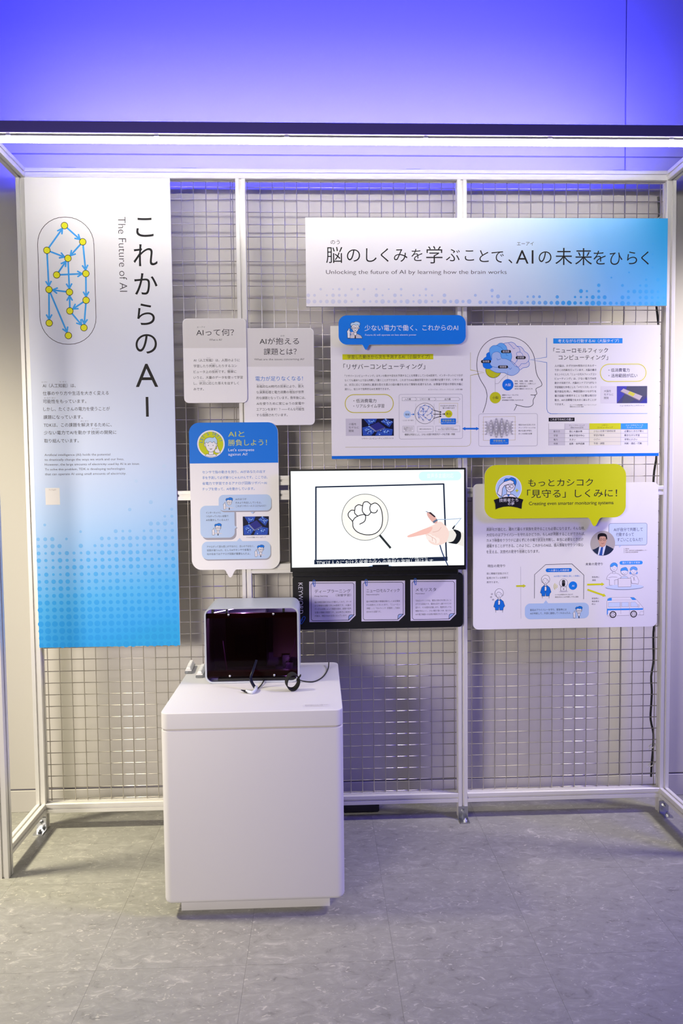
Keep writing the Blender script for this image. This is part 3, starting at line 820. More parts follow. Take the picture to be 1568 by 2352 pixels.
for (xa, ya, xb, yb), ls in (((782, 530, 897, 594), ('音や動きなどの', '情報をそのまま', '中に入れる')), ((934, 533, 1096, 592), ('勝手に反応が広がる',)), ((1122, 530, 1370, 590), ('広がった反応の中から、', '答えに役立つ部分だけを読み取る'))):
    sh.rectl(xa, ya, xb, yb, 1.8, '8c8995', 1)
    for i, tx in enumerate(ls): sh.t(tx, (xa + xb) / 2, (ya + yb) / 2 + (i - (len(ls) - 1) / 2) * 16, 13.5, c=True)
sh.t('複雑な学習なしに、少ない計算で時系列データを予測・判断', 802, 620, 24, 1320)
sh.part('callout_line_prints'); sh.crop(*Hc)
sh.line([(1479, 445), (1479, 628), (1560, 640)], 3.5, 'bfb765', 1)
sh.crop(*Ic); sh.line([(1568, -5), (1479, 10), (1481, 700), (1470, 728), (1440, 740), (192, 749)], 3.5, 'bfb765', 1)
sh.crop(*Jc); sh.line([(140, 778), (365, 824), (140, 870)], 5, 'bfb765', 3)
sh.line([(1389, 255), (1389, 573), (1118, 615), (1393, 660), (1393, 1425), (1412, 1475), (1460, 1500), (1568, 1500)], 7, '3f78cf', 2)
sh.crop(*Mc); sh.line([(165, 103), (1296, 100)], 5, '6f9fe0', 2)
sh.crop(*Kc); sh.line([(40, 389), (255, 389)], 28, '1670dc', 4); sh.poly([(5, 389), (58, 360), (58, 418)], '1670dc', 4); sh.poly([(288, 389), (236, 360), (236, 418)], '1670dc', 4)
sh.part('head_outline_print').crop(*Jc); HD = '221f26'
sh.line([(345, 1482), (385, 1370), (408, 1270), (413, 1180), (385, 1075), (310, 950), (270, 850), (250, 750), (250, 640), (275, 520), (340, 400), (440, 305), (560, 255), (720, 240), (880, 258), (1020, 325), (1120, 430), (1180, 550), (1203, 680), (1212, 780), (1240, 880), (1290, 960), (1312, 1010), (1300, 1045), (1230, 1078), (1213, 1105), (1228, 1155), (1222, 1182), (1190, 1192), (1126, 1190)], 8, HD, 2, False, 4)
sh.line([(1190, 1192), (1204, 1210), (1180, 1250), (1168, 1285), (1168, 1340), (1130, 1378), (1060, 1388), (980, 1375), (876, 1346)], 8, HD, 2, False, 4); sh.line([(903, 1356), (857, 1447)], 8, HD, 2)
sh.part('brain_print'); BL = '2f74cd'
sh.circ(520, 780, 132, '3a3a20', 1); sh.circ(520, 780, 126, 'c8ca1c', 2)
sh.shape([(690, 350), (760, 335), (820, 328), (870, 355), (900, 392), (960, 400), (1005, 440), (1025, 475), (1080, 515), (1105, 580), (1095, 640), (1108, 680), (1085, 730), (1010, 745), (950, 782), (920, 740), (820, 640), (700, 600), (600, 480), (640, 400)], 'dcd8e8', 7, BL, 3, 3)
sh.line([(765, 345), (810, 385), (850, 438), (872, 424)], 6, BL, 5); sh.line([(905, 395), (945, 430), (955, 490)], 6, BL, 5, False, 3); sh.line([(908, 620), (880, 665), (850, 690)], 6, BL, 5)
sh.line([(1005, 560), (985, 510), (940, 488), (895, 508), (908, 560), (905, 640)], 6, BL, 5, False, 3); sh.line([(1100, 625), (1050, 675), (975, 680), (965, 700), (920, 742)], 6, BL, 5, False, 3)
sh.shape([(350, 720), (345, 640), (365, 590), (402, 565), (405, 520), (450, 490), (480, 500), (520, 600), (500, 740), (430, 765), (380, 752)], '1679e6', 5, BL, 6, 3)
sh.shape([(455, 490), (460, 430), (510, 385), (570, 378), (620, 345), (680, 350), (730, 400), (745, 450), (800, 490), (820, 560), (800, 625), (760, 650), (640, 640), (500, 620)], '6cb2f2', 6, BL, 8, 3)
sh.line([(570, 380), (640, 410), (690, 470)], 6, BL, 10, False, 3); sh.line([(722, 500), (732, 542), (758, 543)], 6, BL, 10)
sh.shape([(490, 560), (505, 510), (570, 483), (630, 510), (652, 590), (720, 600), (800, 640), (870, 715), (930, 745), (940, 800), (890, 850), (820, 872), (750, 855), (690, 825), (580, 828), (500, 795), (460, 765), (500, 735), (465, 690), (470, 640), (490, 610)], 'a9c3ec', 6, BL, 10, 3)
sh.line([(573, 590), (585, 618), (640, 602)], 6, BL, 12); sh.line([(500, 728), (560, 738), (650, 734)], 6, BL, 12, False, 3); sh.line([(755, 735), (795, 772), (818, 745)], 6, BL, 12)
for cx, cy, tx in ((724, 481, '頭頂葉'), (965, 580, '前頭葉'), (397, 644, '後頭葉'), (675, 733, '側頭葉')): sh.rect(cx - 82, cy - 25, cx + 82, cy + 25, '15141a', 13, 25); sh.t(tx, cx, cy, 38, c=True, h='dedbe4', lay=15)
for a in ([(547, 860), (547, 1140)], [(753, 808), (753, 932)], [(547, 1005), (600, 1000), (660, 930), (735, 862)]): sh.line(a, 4, '9a96a4', 13, False, 3)
sh.circ(755, 1025, 92, '1273e2', 3, 40); sh.t('大脳', 755, 1026, 50, c=True, h='eceaf4', lay=5); sh.circ(550, 1236, 92, 'c8ca1c', 3, 40); sh.t('小脳', 550, 1236, 50, c=True, lay=5)
sh.part('brain_note_lettering')
for i, tx in enumerate(('思考、記憶、言語、感情、', '運動、知覚など、人間らしい', '高度な精神活動や', '身体の機能をつかさどる')): sh.t(tx, 865, 966 + i * 42, 27, h='4a4752')
for i, tx in enumerate(('運動をスムーズにする', '筋肉への指示', '認知機能や学習にもかかわる')): sh.t(tx, 660, 1193 + i * 42, 27, h='4a4752')
sh.part('deep_learning_diagram_print').crop(*Kc); sh.rectl(278, 145, 1240, 675, 4, '9a97a2', 1, 34); sh.rectl(355, 192, 875, 578, 4, 'c6b670', 1)
cols = [[(396, 280 + 50 * k) for k in range(5)], [(481, 257 + 49 * k) for k in range(6)], [(567, 228 + 50 * k) for k in range(7)], [(655, 228 + 50 * k) for k in range(7)], [(741, 255 + 49 * k) for k in range(6)], [(828, 277 + 50 * k) for k in range(5)]]
for a, c in zip(cols, cols[1:]):
    for p in a:
        for q in c: sh.line([p, q], 1.8, '77747f', 2)
for cc in cols:
    for p in cc: sh.circ(*p, 12, '3d3a46', 3, 12); sh.circ(*p, 8, 'e2dfea', 4, 12)
for p in cols[0]: sh.line([(p[0] - 60, p[1]), (p[0] - 12, p[1])], 3, 'c6b670', 2)
for p in cols[-1]: sh.line([(p[0] + 60, p[1]), (p[0] + 12, p[1])], 3, 'c6b670', 2)
sh.rect(461, 553, 768, 648, '1674dc', 4, 16); sh.t('学習領域 大', 615, 588, 38, c=True, h='c9cc5e', lay=6); sh.t('入出力だけの全体を使って学習', 615, 622, 19, c=True, h='8fc0f6', lay=6)
for i, tx in enumerate(('現在のAIの主流となる', 'ディープラーニングは', '膨大な量の学習と', '多くの計算が必要')): sh.t(tx, 930, 326 + i * 49, 28, h='4a4752')
sh.part('blue_heading_print').crop(*Lc); sh.rect(203, 187, 1007, 247, '2190ef', 1); sh.t('考えながら行動するAI（大脳タイプ）', 258, 219, 42, 965, h='f2f4fa', off=0)
sh.part('heading_lettering').t('「ニューロモルフィック', 205, 330, 62, 838); sh.t('コンピューティング」', 265, 412, 62, 838)
sh.part('body_lettering')
for i, (tx, e1) in enumerate(zip(('人の脳は、わずか20W相当のエネルギー', 'で多くの判断を行っています。大脳の働き', 'をヒントにした「ニューロモルフィックコン', 'ビューティング」は、少ない電力でAIを', '動かす技術です。大脳のシナプス*2がもつ', '学習機能を参考にした「メモリスタ」という', '電子部品を用い、神経回路のつながりを', '電子回路で表現することで必要な時だけ', '動き、AIの消費電力を大きく減らすことが', 'できます。'), (703,) * 9 + (330,))): sh.t(tx, 220, 507 + i * 49.8, 28, e1, h='4a474f')
sh.t('※2 シナプスは神経細胞（ニューロン）どうしが', 395, 962, 15, 703, h='55525a'); sh.t('情報を伝えるための接点', 395, 982, 15, 557, h='55525a')
sh.part('feature_pill_print'); sh.rectl(750, 487, 1281, 688, 9, 'e6df4c', 2, 98); sh.t('・低消費電力', 845, 558, 46, 1090, h='55525a'); sh.t('・活用範囲が広い', 845, 622, 46, 1180, h='55525a')
sh.part('device_photo_print'); sh.rect(754, 743, 941, 941, 'e3dfe4', 1)
sh.rect(941, 743, 1293, 941, '4b4a78', 2); sh.poly([(941, 743), (1100, 743), (1010, 860), (941, 941)], '4a4ab0', 3); sh.poly([(1060, 743), (1293, 743), (1293, 850), (1150, 900), (1080, 941), (1000, 941)], '53556a', 4); sh.poly([(1200, 941), (1293, 870), (1293, 941)], '3c3d9c', 4)
sh.poly([(985, 800), (1018, 772), (1237, 858), (1205, 905)], 'c8bcc0', 6); sh.poly([(1068, 832), (1090, 802), (1155, 830), (1130, 864)], 'd8d24c', 7); sh.poly([(985, 800), (1205, 905), (1203, 914), (984, 808)], '8d8088', 6)
sh.part('photo_lettering')
for i, tx in enumerate(('大脳を', 'モデルに', '開発')): sh.t(tx, 792, 801 + i * 40, 29, h='5c5962')
sh.t('ニューロモルフィックデバイス', 975, 970, 22, 1260, h='86838a')
sh.part('comparison_table_print').crop(*Mc); sh.rect(150, 148, 450, 191, '131218', 1); sh.t('これまでのAIとの違い', 170, 170, 30, 432, h='eeecf0', lay=3, off=0)
sh.rect(150, 285, 336, 470, 'd3cfd8', 1); sh.rect(336, 215, 622, 284, 'd9d5dd', 1); sh.rect(622, 213, 987, 284, 'd9dc1e', 1); sh.rect(987, 213, 1300, 283, '3c9ff2', 1); sh.rect(622, 284, 987, 468, 'ece7d2', 1)
for yy in (284, 331, 379, 426): sh.line([(150, yy + 2), (1300, yy - 2)], 2.4, 'a4a1aa', 2)
for xx in (150, 336, 622, 987, 1300): sh.line([(xx, 215), (xx, 470)], 2.4, 'a4a1aa', 2)
for tx, cx, cy, hh in (('ディープラーニング', 477, 239, '4a474f'), ('（現在のAIの主流）', 477, 264, '4a474f'), ('リザバー', 805, 237, '4f4e20'), ('コンピューティング', 805, 262, '4f4e20'), ('ニューロモルフィック', 1146, 235, 'f0f4fb'), ('コンピューティング', 1146, 261, 'f0f4fb')): sh.t(tx, cx, cy, 20.5, h=hh, c=True)
for i, row in enumerate((('動き方', '常に大量計算', '少ない計算で連続処理', '必要なときだけ動く'), ('学習', '事前学習が中心', '学習が簡単', '動きながら学習'), ('電力', '大きい', '小さい', '非常に小さい'), ('得意', '画像・音声認識', '予測・調整', '判断・適応・行動'))):
    for xx, tx in zip((207, 390, 672, 1030), row): sh.t(tx, xx, 309 + i * 47.5 - (3 if xx > 600 else 0), 25.5, h='55525a')
sh.end()

# ------------------------------------------------------------------ blue speech bubble title
root, _, _ = board('blue_bubble_sign', 'bright blue speech bubble title on the large white board', 'sign', [(777, 723.5), (1069, 724.5), (777.5, 790.5), (1069.5, 791.5)], -.030, .005, r=.034, m=mat('board_blue', '0f7ce8', .42, 0, .4), tail=(840, .0175, .021))
for xx in (1.30, 1.72): bm_obj('spacer', box(xx - .02, xx + .02, -.0249, -.0108, 2.04, 2.08), M_EDGE, root)
sh = Sheet(root, -.030).crop(*Hc)
sh.part('face_print'); man(sh, 294, 190, 37, 'bfdcf5', 'cfcbd6', .09); sh.poly([(245, 238), (280, 232), (293, 298), (255, 298)], 'd8d4de', 2)
sh.part('title_lettering').t('少ない電力で働く、これからのAI', 390, 195, 66, 1352, h='eef2fa', off=.002)
sh.t('Future AI will operate on less electric power', 396, 265, 26, 922, h='dfe8fa', off=0)
sh.end()

# ------------------------------------------------------------------ monitor
q = [px(u, v, -.055) for u, v in ((663, 1080), (1069, 1073), (667, 1320 - 6), (1070, 1308))]
mx0, mx1, mz0, mz1 = (q[0][0] + q[2][0]) / 2, (q[1][0] + q[3][0]) / 2, (q[2][1] + q[3][1]) / 2, (q[0][1] + q[1][1]) / 2
tv = empty('monitor', ((mx0 + mx1) / 2, -.001, mz0), 'black framed flat monitor showing a bright white video', 'monitor')
bm_obj('casing', box(mx0 + .004, mx1 - .004, -.045, -.02, mz0 + .004, mz1 - .004, bev=.006), M_BLACK, tv)
bm = box(mx0 + .15, mx1 - .15, -.021, -.001, mz0 + .1, mz1 - .1)
bm_obj('wall_mount', bm, M_BLACK, tv)
bz = bmesh.new(); t_ = .0085
box(mx0, mx1, -.055, -.043, mz1 - t_ * .8, mz1, bz); box(mx0, mx1, -.055, -.043, mz0, mz0 + .018, bz)
box(mx0, mx0 + t_ * .8, -.055, -.043, mz0 + .018, mz1 - t_ * .8, bz); box(mx1 - t_ * .8, mx1, -.055, -.043, mz0 + .018, mz1 - t_ * .8, bz)
bm_obj('bezel', bz, M_BLACK, tv)
bm_obj('lower_bar', box(mx0 + .008, mx1 - .03, -.042, -.022, mz0 - .022, mz0 + .003, bev=.002, seg=1), M_BLACK, tv)
sx0, sx1, sz0, sz1 = mx0 + t_ * .8, mx1 - t_ * .8, mz0 + .018, mz1 - t_ * .8
bm_obj('screen', box(sx0, sx1, -.052, -.044, sz0, sz1), scr('f8fdfd'), tv)
sh = Sheet(tv, -.052, scr).crop(*Nc)
NV = '1d2740'
sh.part('tag_picture'); sh.rect(1120, 115, 1460, 187, 'd3f6f4', 1, 34); sh.t('音声多言語対応', 1185, 151, 40, 1398, h='f6fdfd', off=.01)
sh.part('frame_picture')
sh.line([(297, 830), (297, 240)], 12, NV, 2); sh.line([(292, 240), (1322, 215)], 11, NV, 2); sh.line([(1319, 212), (1342, 830)], 12, NV, 2)
sh.poly([(284, 822), (1350, 797), (1350, 830), (284, 858)], NV, 3)
sh.poly([(750, 862), (880, 860), (880, 884), (750, 884)], '10131c', 3); sh.poly([(672, 886), (750, 866), (750, 884)], '7f9fc8', 3); sh.poly([(880, 866), (960, 884), (880, 884)], '7f9fc8', 3)
sh.part('fist_picture'); sh.circ(690, 481, 187, '2b3038', 4, 60); sh.circ(690, 481, 183, 'f9f4ec', 5, 60)
FI = '22242f'
sh.shape([(590, 515), (560, 480), (556, 450), (580, 425), (607, 425), (612, 398), (640, 380), (668, 388), (680, 362), (710, 357), (738, 378), (770, 366), (805, 390), (825, 440), (830, 510), (815, 570), (770, 612), (700, 622), (630, 600), (595, 560)], 'fbfbf8', 7, FI, 6, 3)
sh.line([(607, 425), (608, 450), (632, 472)], 7, FI, 8, False, 3); sh.line([(672, 385), (668, 430), (690, 460), (715, 466), (738, 440)], 7, FI, 8, False, 3)
sh.line([(738, 378), (728, 405), (735, 435), (760, 447), (782, 438), (790, 420)], 7, FI, 8, False, 3); sh.line([(590, 515), (610, 485), (650, 465), (685, 460), (695, 480), (685, 515), (645, 537)], 7, FI, 8, False, 3)
sh.line([(808, 625), (895, 728)], 17, '2b3034', 4)
sh.part('caption_lettering')
sh.t('TDKは人々における省電力化への貢献を実現し続けます。', 302, 848, 42, 1250, h='f4f8fa', lay=5, off=.008)
sh.t('アナログ回路で人に寄りそうセンサへの進化と', 405, 806, 40, 1190, h='eef3f6', lay=5, off=.008)
sh.part('pointing_hand_picture')
sh.line([(1288, 700), (1310, 770), (1355, 872)], 9, '2a3a66', 4, False, 4)
sh.poly([(1345, 595), (1390, 580), (1480, 605), (1480, 715), (1400, 690), (1330, 672)], 'e6e2dc', 6)
sh.poly([(1150, 585), (1240, 540), (1290, 515), (1330, 545), (1362, 600), (1350, 660), (1325, 690), (1270, 705), (1215, 690), (1185, 650), (1170, 610)], 'efd4cc', 7, 3)
sh.poly([(1032, 628), (1040, 642), (1110, 630), (1200, 608), (1230, 560), (1180, 568), (1100, 600)], 'eebcb2', 8, 3)
sh.poly([(1185, 448), (1200, 440), (1255, 480), (1270, 520), (1240, 530), (1195, 480)], 'dcaaa2', 9, 3); sh.poly([(1195, 442), (1215, 440), (1255, 475), (1245, 482)], '3a2a34', 10)
sh.line([(1235, 522), (1268, 500)], 16, '5f708c', 11); sh.line([(1176, 434), (1196, 442)], 5, '6a7aa0', 11)
for xx, yy in ((1205, 640), (1235, 655), (1262, 668)): sh.circ(xx, yy, 26, 'f5e4de', 9, 16)
for a in ([(1190, 620), (1225, 640), (1228, 672)], [(1225, 640), (1255, 660), (1256, 690)], [(1230, 600), (1275, 590), (1300, 560)]): sh.line(a, 4, 'd8b0a8', 11, False, 3)
sh.line([(1270, 500), (1370, 497), (1458, 490), (1395, 568)], 5, '8fa6c8', 9); sh.poly([(1385, 570), (1405, 545), (1412, 550), (1396, 580)], '1c2030', 10)
sh.poly([(1395, 578), (1452, 597), (1456, 650), (1430, 690), (1405, 694), (1352, 682), (1395, 672), (1420, 620)], '1a1d24', 10, 3)
sh.end()

# ------------------------------------------------------------------ black keyword board
root, _, _ = board('keyword_board', 'black rounded keyword board with three white note cards under the monitor', 'sign', [(670, 1319), (1062.5, 1316), (675, 1446.5), (1063.5, 1440)], -.010, .0095, r=.019, m=M_BLKBOARD, edge=M_BLKBOARD)
sh = Sheet(root, -.010).crop(*Oc)
sh.part('title_lettering'); vs_, _f = glyphs('KEYWORD', -.01); wtx = max(p[0] for p in vs_) - min(p[0] for p in vs_)
sh.t('KEYWORD', 148, 271, 262 / wtx, h='e4e2ec', c=True, rot=-math.pi / 2, off=-.01)


def clip_icon(x, y, s, rot=0):
    pts = [(-8, 14), (-8, -18), (0, -26), (9, -18), (9, 22), (4, 28), (-2, 22), (-2, -8)]
    c_, s_ = math.cos(rot), math.sin(rot)
    sh.line([(x + (a * c_ - b_ * s_) * s, y + (a * s_ + b_ * c_) * s) for a, b_ in pts], 5, '2f5fc4', 7, False, 3)


cards = ((218, 130, 607, 470, 'ディープラーニング', 264, 565, 'Deep learning', 372, ('脳の神経回路をまねた多層のしくみで、データ', 'から特徴を自動で学ぶAI技術です。大量の', 'データと計算によって精度を高め、画像や音声、', '言葉の理解が得意です。2010年代に実用化', 'が進み、現在のAIの主流となっています。'), 303, (570, 568, 575, 568, 537)),
         (654, 124, 1020, 464, 'ニューロモルフィック', 697, 975, 'Neuromorphic', 806, ('脳の神経回路や情報処理のしくみを模倣', 'する技術のことをいいます。「ニューロン', '（神経）」と「モルフィック（形態的）」を組み', '合わせた言葉です。'), 297, (978, 978, 978, 820)),
         (1065, 116, 1448, 460, 'メモリスタ', 1108, 1282, 'Memristor', 1187, ('TDKのメモリスタは、電気の流れ方を覚えること', 'ができる部品です。電気を流すと通りやすさが', '変わり、その状態を記憶します。電源を切っても', '情報が消えにくく、少ない電気で動くため、省エネな', 'AIや電子機器への活用が期待されています。'), 290, (1408, 1408, 1408, 1408, 1380)))
for (xa, ya, xb, yb, tt, ta, tb, en, eb, ls, ly, es) in cards:
    sh.part('note_card_print'); cc = 52
    sh.poly([(xa, ya), (xb, ya - 2), (xb, yb - cc - 4), (xb - cc, yb - 4), (xa + 2, yb)], 'd3cde2', 1)
    sh.line([(xa + 15, ya + 26), (xa + 26, ya + 14), (xb - 26, ya + 12), (xb - 14, ya + 24), (xb - 14, yb - cc - 8), (xb - cc - 8, yb - 16), (xa + 28, yb - 12), (xa + 17, yb - 24)], 4, '232038', 2, True)
    sh.poly([(xb - 14, yb - cc - 10), (xb - 48, yb - cc - 8), (xb - 58, yb - 50), (xb - 60, yb - 18)], '9bb0e0', 3)
    sh.line([(xb - 14, yb - cc - 10), (xb - 48, yb - cc - 8), (xb - 58, yb - 50), (xb - 60, yb - 18)], 4, '232038', 4, True)
    clip_icon(xa + 40, ya + 14, 1.0)
    sh.part('note_heading_lettering'); yt = ya + 84
    sh.t(tt, ta, yt, 33, tb, h='26232c', off=.002); sh.t(en, ta, yt + (38 if tt[0] == 'デ' else 31), 17, eb, h='26232c')
    if tt[0] == 'デ': sh.t('（深層学習）', 440, 246, 23, 568, h='26232c')
    sh.part('note_body_lettering')
    for i, (tx, e1) in enumerate(zip(ls, es)): sh.t(tx, ta, ly + 1 + i * 28.8, 18, e1, h='35323c')
sh.part('paper_clip_print'); clip_icon(163, 452, 1.25, math.radians(32))
sh.end()

# ------------------------------------------------------------------ white monitoring board
root, _, _ = board('monitoring_board', 'white rounded board about home monitoring, with ambulance drawing', 'sign', [(1086, 1112), (1511, 1107), (1086.5, 1448), (1508, 1437)], -.010, .0095, r=.023)
sh = Sheet(root, -.010).crop(*Pc)
sh.part('body_lettering')
for i, (tx, e1) in enumerate(zip(('高齢化が進むと、離れて暮らす家族を見守ることも必要になります。そんな時、', '大切なのはプライバシーを守れるかどうか。もしAIが判断することができれば、', 'カメラ映像をクラウドに送らずにその場で状況を判断し、本当に必要なときだけ', '通報することができる。このように、これからのAIは、個人情報を守りつつ安心', 'を支える、次世代の見守り技術となります。'), (930, 930, 917, 917, 573))): sh.t(tx, 160, 570 + i * 43.2 - (3 if i < 4 else 0), 28, e1, h='3b383e')
for tx, x_, y_ in (('こう れい か', 162, 552), ('はな', 333, 550), ('く', 405, 549), ('はん だん', 683, 589), ('えい ぞう', 222, 637), ('じょうきょう', 558, 632), ('つう ほう', 162, 682), ('こ じん じょう ほう', 680, 673), ('ささ', 182, 726), ('ぎ じゅつ', 415, 721)): sh.t(tx, x_, y_ - 2, 9, h='6a676c')
sh.part('portrait_photo_print', 'round photo of a person in a dark suit and blue tie'); sh.circ(1070, 674, 96, 'b9b2aa', 7, 48)
o_ = [(1070 + 96 * math.cos(math.radians(a)), 674 + 96 * math.sin(math.radians(a))) for a in range(28, 153, 5)]
sh.poly([(1010, 718), (1040, 700), (1100, 690), (1135, 708)] + o_, '26324c', 8)
sh.poly([(1042, 702), (1068, 690), (1095, 690), (1075, 768), (1030, 766)], 'dfe6f2', 9); sh.poly([(1056, 706), (1072, 704), (1064, 770), (1040, 768)], '2f57a8', 10)
sh.poly([(1045, 665), (1090, 665), (1088, 695), (1066, 706), (1046, 698)], 'c9967a', 10)
sh.poly([(1034, 625), (1036, 660), (1050, 690), (1068, 698), (1085, 690), (1098, 660), (1100, 625), (1066, 600)], 'd8a88c', 11, 3)
sh.poly([(1030, 640), (1030, 610), (1048, 596), (1080, 596), (1100, 610), (1104, 640), (1097, 645), (1090, 622), (1060, 620), (1045, 625), (1038, 648)], '191517', 13, 2)
for d in (1052, 1082): sh.ring(d, 644, 11, 2, '3a2c28', 14, 12); sh.circ(d, 645, 3, '2a1c1a', 14, 8)
sh.line([(1058, 674), (1068, 678), (1080, 672)], 3, '9c5c50', 14)
sh.part('quote_bubble_print'); sh.poly([(1228, 680), (1200, 708), (1196, 704), (1205, 680)], 'c9dbf2', 1)
sh.rect(1117, 518, 1416, 689, 'd3e2f6', 1, 16); sh.rectl(1117, 518, 1416, 689, 3, '8694ac', 3, 16)
sh.t('AIが自分で判断して', 1155, 568, 31, 1382, h='55565e', lay=4); sh.t('行動するって', 1174, 606, 31, 1312, h='55565e', lay=4); sh.t('すごいことなんだ！', 1183, 647, 31, 1380, h='55565e', lay=4)
sh.part('speaker_lettering'); sh.line([(1237, 712), (1237, 752)], 2, 'a09a9c', 1)
sh.tl(['技術者', '技術・知財本部 応用製品開発センター', '次世代電子部品開発部'], 1246, 717, 14, 10, None, h='8a7e78')
sh.part('current_monitoring_print').crop(*Qc); sh.t('現在の見守り', 298, 182, 42, 540, off=.006)
for i, (tx, e1) in enumerate((('常に情報が送信されて', 586), ('監視されている状態で', 582), ('見守ります。', 452))): sh.t(tx, 285, 287 + i * 60, 31, e1, h='4a4752')
woman(sh, 457, 572, 45)
for xx, yy in ((358, 570), (347, 612), (374, 648)): sh.ring(xx, yy, 11, 4, '3a3842', 2, 12, 8)
sh.line([(757, 190), (760, 910)], 2.5, 'aaa6b6', 1); sh.arrow(694, 459, 830, 457, 24, 40, 'd2d428', 3)
sh.part('home_print'); sh.line([(946, 630), (948, 300), (1103, 160), (1466, 152), (1630, 305), (1628, 640)], 6, '4a4852', 2)
sh.rect(1103, 212, 1465, 264, '1679e0', 1, 26); sh.t('一人暮らしの高齢者', 1284, 240, 32, c=True, h='eef2fa'); sh.t('AIの助けで便利に楽しく快適に', 1215, 323, 26, 1580, h='4f93e0')
woman(sh, 1100, 382, 44)
for r_ in (28, 48, 68): sh.ring(1285, 463, r_, 7, 'd3cd4c', 2, 10, None, 140, 220)
sh.circ(1350, 535, 66, 'd8d3de', 1, 24, 12); sh.shape([(1310, 470), (1390, 470), (1390, 528), (1310, 528)], WHT, 4, '3a3842', 2); sh.circ(1350, 416, 58, '3a3842', 3); sh.circ(1350, 416, 54, WHT, 4); sh.rect(1327, 374, 1371, 464, '15151a', 5, 20); sh.ring(1350, 403, 12, 4, '8a8a94', 7, 14); sh.circ(1350, 500, 12, 'a9a6b0', 4, 14)
sh.circ(1480, 452, 58, '1681ea', 2); sh.t('AI', 1481, 455, 38, c=True, h='f2f6fc', lay=4, off=.006)
sh.t('いつもは情報を外に出さず、', 1232, 579, 20, 1485, h='4a4752'); sh.t('異変があるとAIが判断して外に連絡', 1232, 612, 20, 1555, h='4a4752')
sh.part('chat_bubble_print'); sh.rect(815, 695, 1700, 912, 'b3cdf0', 1, 72); sh.poly([(1072, 700), (1105, 655), (1138, 700)], 'b3cdf0', 1)
sh.t('普段はプライバシーを守り、緊急時には', 885, 792, 33, 1390, h='33313a'); sh.t('AIが判断して、外部に連絡してくれるんだよ。', 885, 840, 33, 1452, h='33313a')
sh.crop(*Rc); man(sh, 308, 828, 37, '1679dd', None, .09)
sh.part('future_monitoring_print'); sh.t('未来の見守り', 403, 162, 43, 650, off=.002)
for tx, xx, yy in (('緊急時に', 498, 349), ('連絡', 498, 392), ('緊急時に', 494, 656), ('救急車を', 494, 698), ('呼ぶ', 494, 738)): sh.t(tx, xx, yy, 27, h='5c5962')
sh.arrow(426, 456, 675, 450, 25, 42, 'e0e022', 3); sh.arrow(430, 528, 697, 622, 25, 44, 'e0e022', 3)
sh.rect(893, 115, 1226, 167, '3d9ef2', 1, 26); sh.t('離れて暮らす家族', 1060, 141, 32, c=True, h='f2f6fc')
sh.part('family_print'); G2 = '8a8488'
sh.shape([(750, 465), (748, 385), (704, 380), (720, 330), (760, 295), (790, 288), (830, 288), (880, 305), (925, 345), (880, 380), (820, 390), (822, 465)], WHT, 4, G2, 2)
sh.line([(735, 356), (790, 346), (860, 350)], 4, G2, 4)
sh.shape([(795, 270), (828, 270), (828, 296), (795, 296)], WHT, 3, G2, 4); sh.shape([(765, 195), (770, 240), (812, 268), (852, 240), (858, 195), (812, 165)], WHT, 3.5, G2, 6, 3)
sh.shape([(760, 200), (765, 165), (795, 142), (835, 142), (862, 170), (858, 205), (840, 190), (815, 178), (795, 195)], '4ba2ee', 3, '3a78b8', 8, 2)
sh.shape([(920, 345), (960, 335), (1000, 340), (1030, 380), (900, 380)], 'd4e3f4', 3, G2, 4); sh.shape([(915, 255), (920, 290), (965, 318), (1008, 290), (1012, 250), (965, 230)], WHT, 3.5, G2, 6, 3)
sh.shape([(910, 262), (915, 225), (950, 210), (985, 206), (1008, 235), (1008, 262), (985, 250), (940, 252)], '4ba2ee', 3, '3a78b8', 8, 2)
sh.circ(1052, 287, 18, '6aa8ee', 4, 16); sh.circ(1138, 287, 18, '6aa8ee', 4, 16)
sh.shape([(1050, 350), (1090, 325), (1140, 335), (1170, 400), (1160, 448), (1120, 440), (1070, 440)], WHT, 3.5, G2, 4); sh.shape([(1055, 245), (1058, 285), (1097, 312), (1135, 285), (1140, 245), (1097, 220)], WHT, 3.5, G2, 6, 3)
sh.shape([(1045, 240), (1060, 205), (1100, 196), (1138, 210), (1150, 242), (1120, 248), (1090, 232), (1060, 250)], '6aaef2', 3, '3a78b8', 8, 2)
sh.line([(1085, 345), (1098, 365), (1092, 400)], 4, G2, 7); sh.line([(1110, 345), (1100, 365), (1115, 400)], 4, G2, 7)
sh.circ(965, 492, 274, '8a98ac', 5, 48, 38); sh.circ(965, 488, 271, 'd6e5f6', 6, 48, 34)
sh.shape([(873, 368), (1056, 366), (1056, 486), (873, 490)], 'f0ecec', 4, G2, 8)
for xx, yy in ((792, 215), (828, 215), (948, 280), (985, 280), (1080, 268), (1115, 268)): sh.circ(xx, yy, 3.5, G2, 10, 8)
for xx, yy in ((812, 240), (965, 298), (1097, 288)): sh.line([(xx - 12, yy - 3), (xx, yy + 4), (xx + 12, yy - 3)], 3.5, G2, 10)
sh.part('ambulance_print')
sh.shape([(712, 700), (720, 660), (748, 645), (1095, 638), (1135, 670), (1235, 790), (1240, 830), (1240, 892), (720, 905), (712, 890)], 'f4f1f1', 3.5, 'a39c9e', 1)
sh.line([(745, 678), (1130, 676)], 3, 'a39c9e', 3)
sh.poly([(716, 688), (722, 664), (748, 648), (780, 647), (780, 687)], '3d9cf0', 3); sh.poly([(1043, 640), (1098, 642), (1134, 675), (1080, 678)], '3d9cf0', 3)
sh.poly([(712, 803), (1232, 795), (1228, 820), (712, 828)], '3a97ee', 3); sh.poly([(711, 828), (726, 828), (724, 888), (711, 888)], '3a97ee', 3)
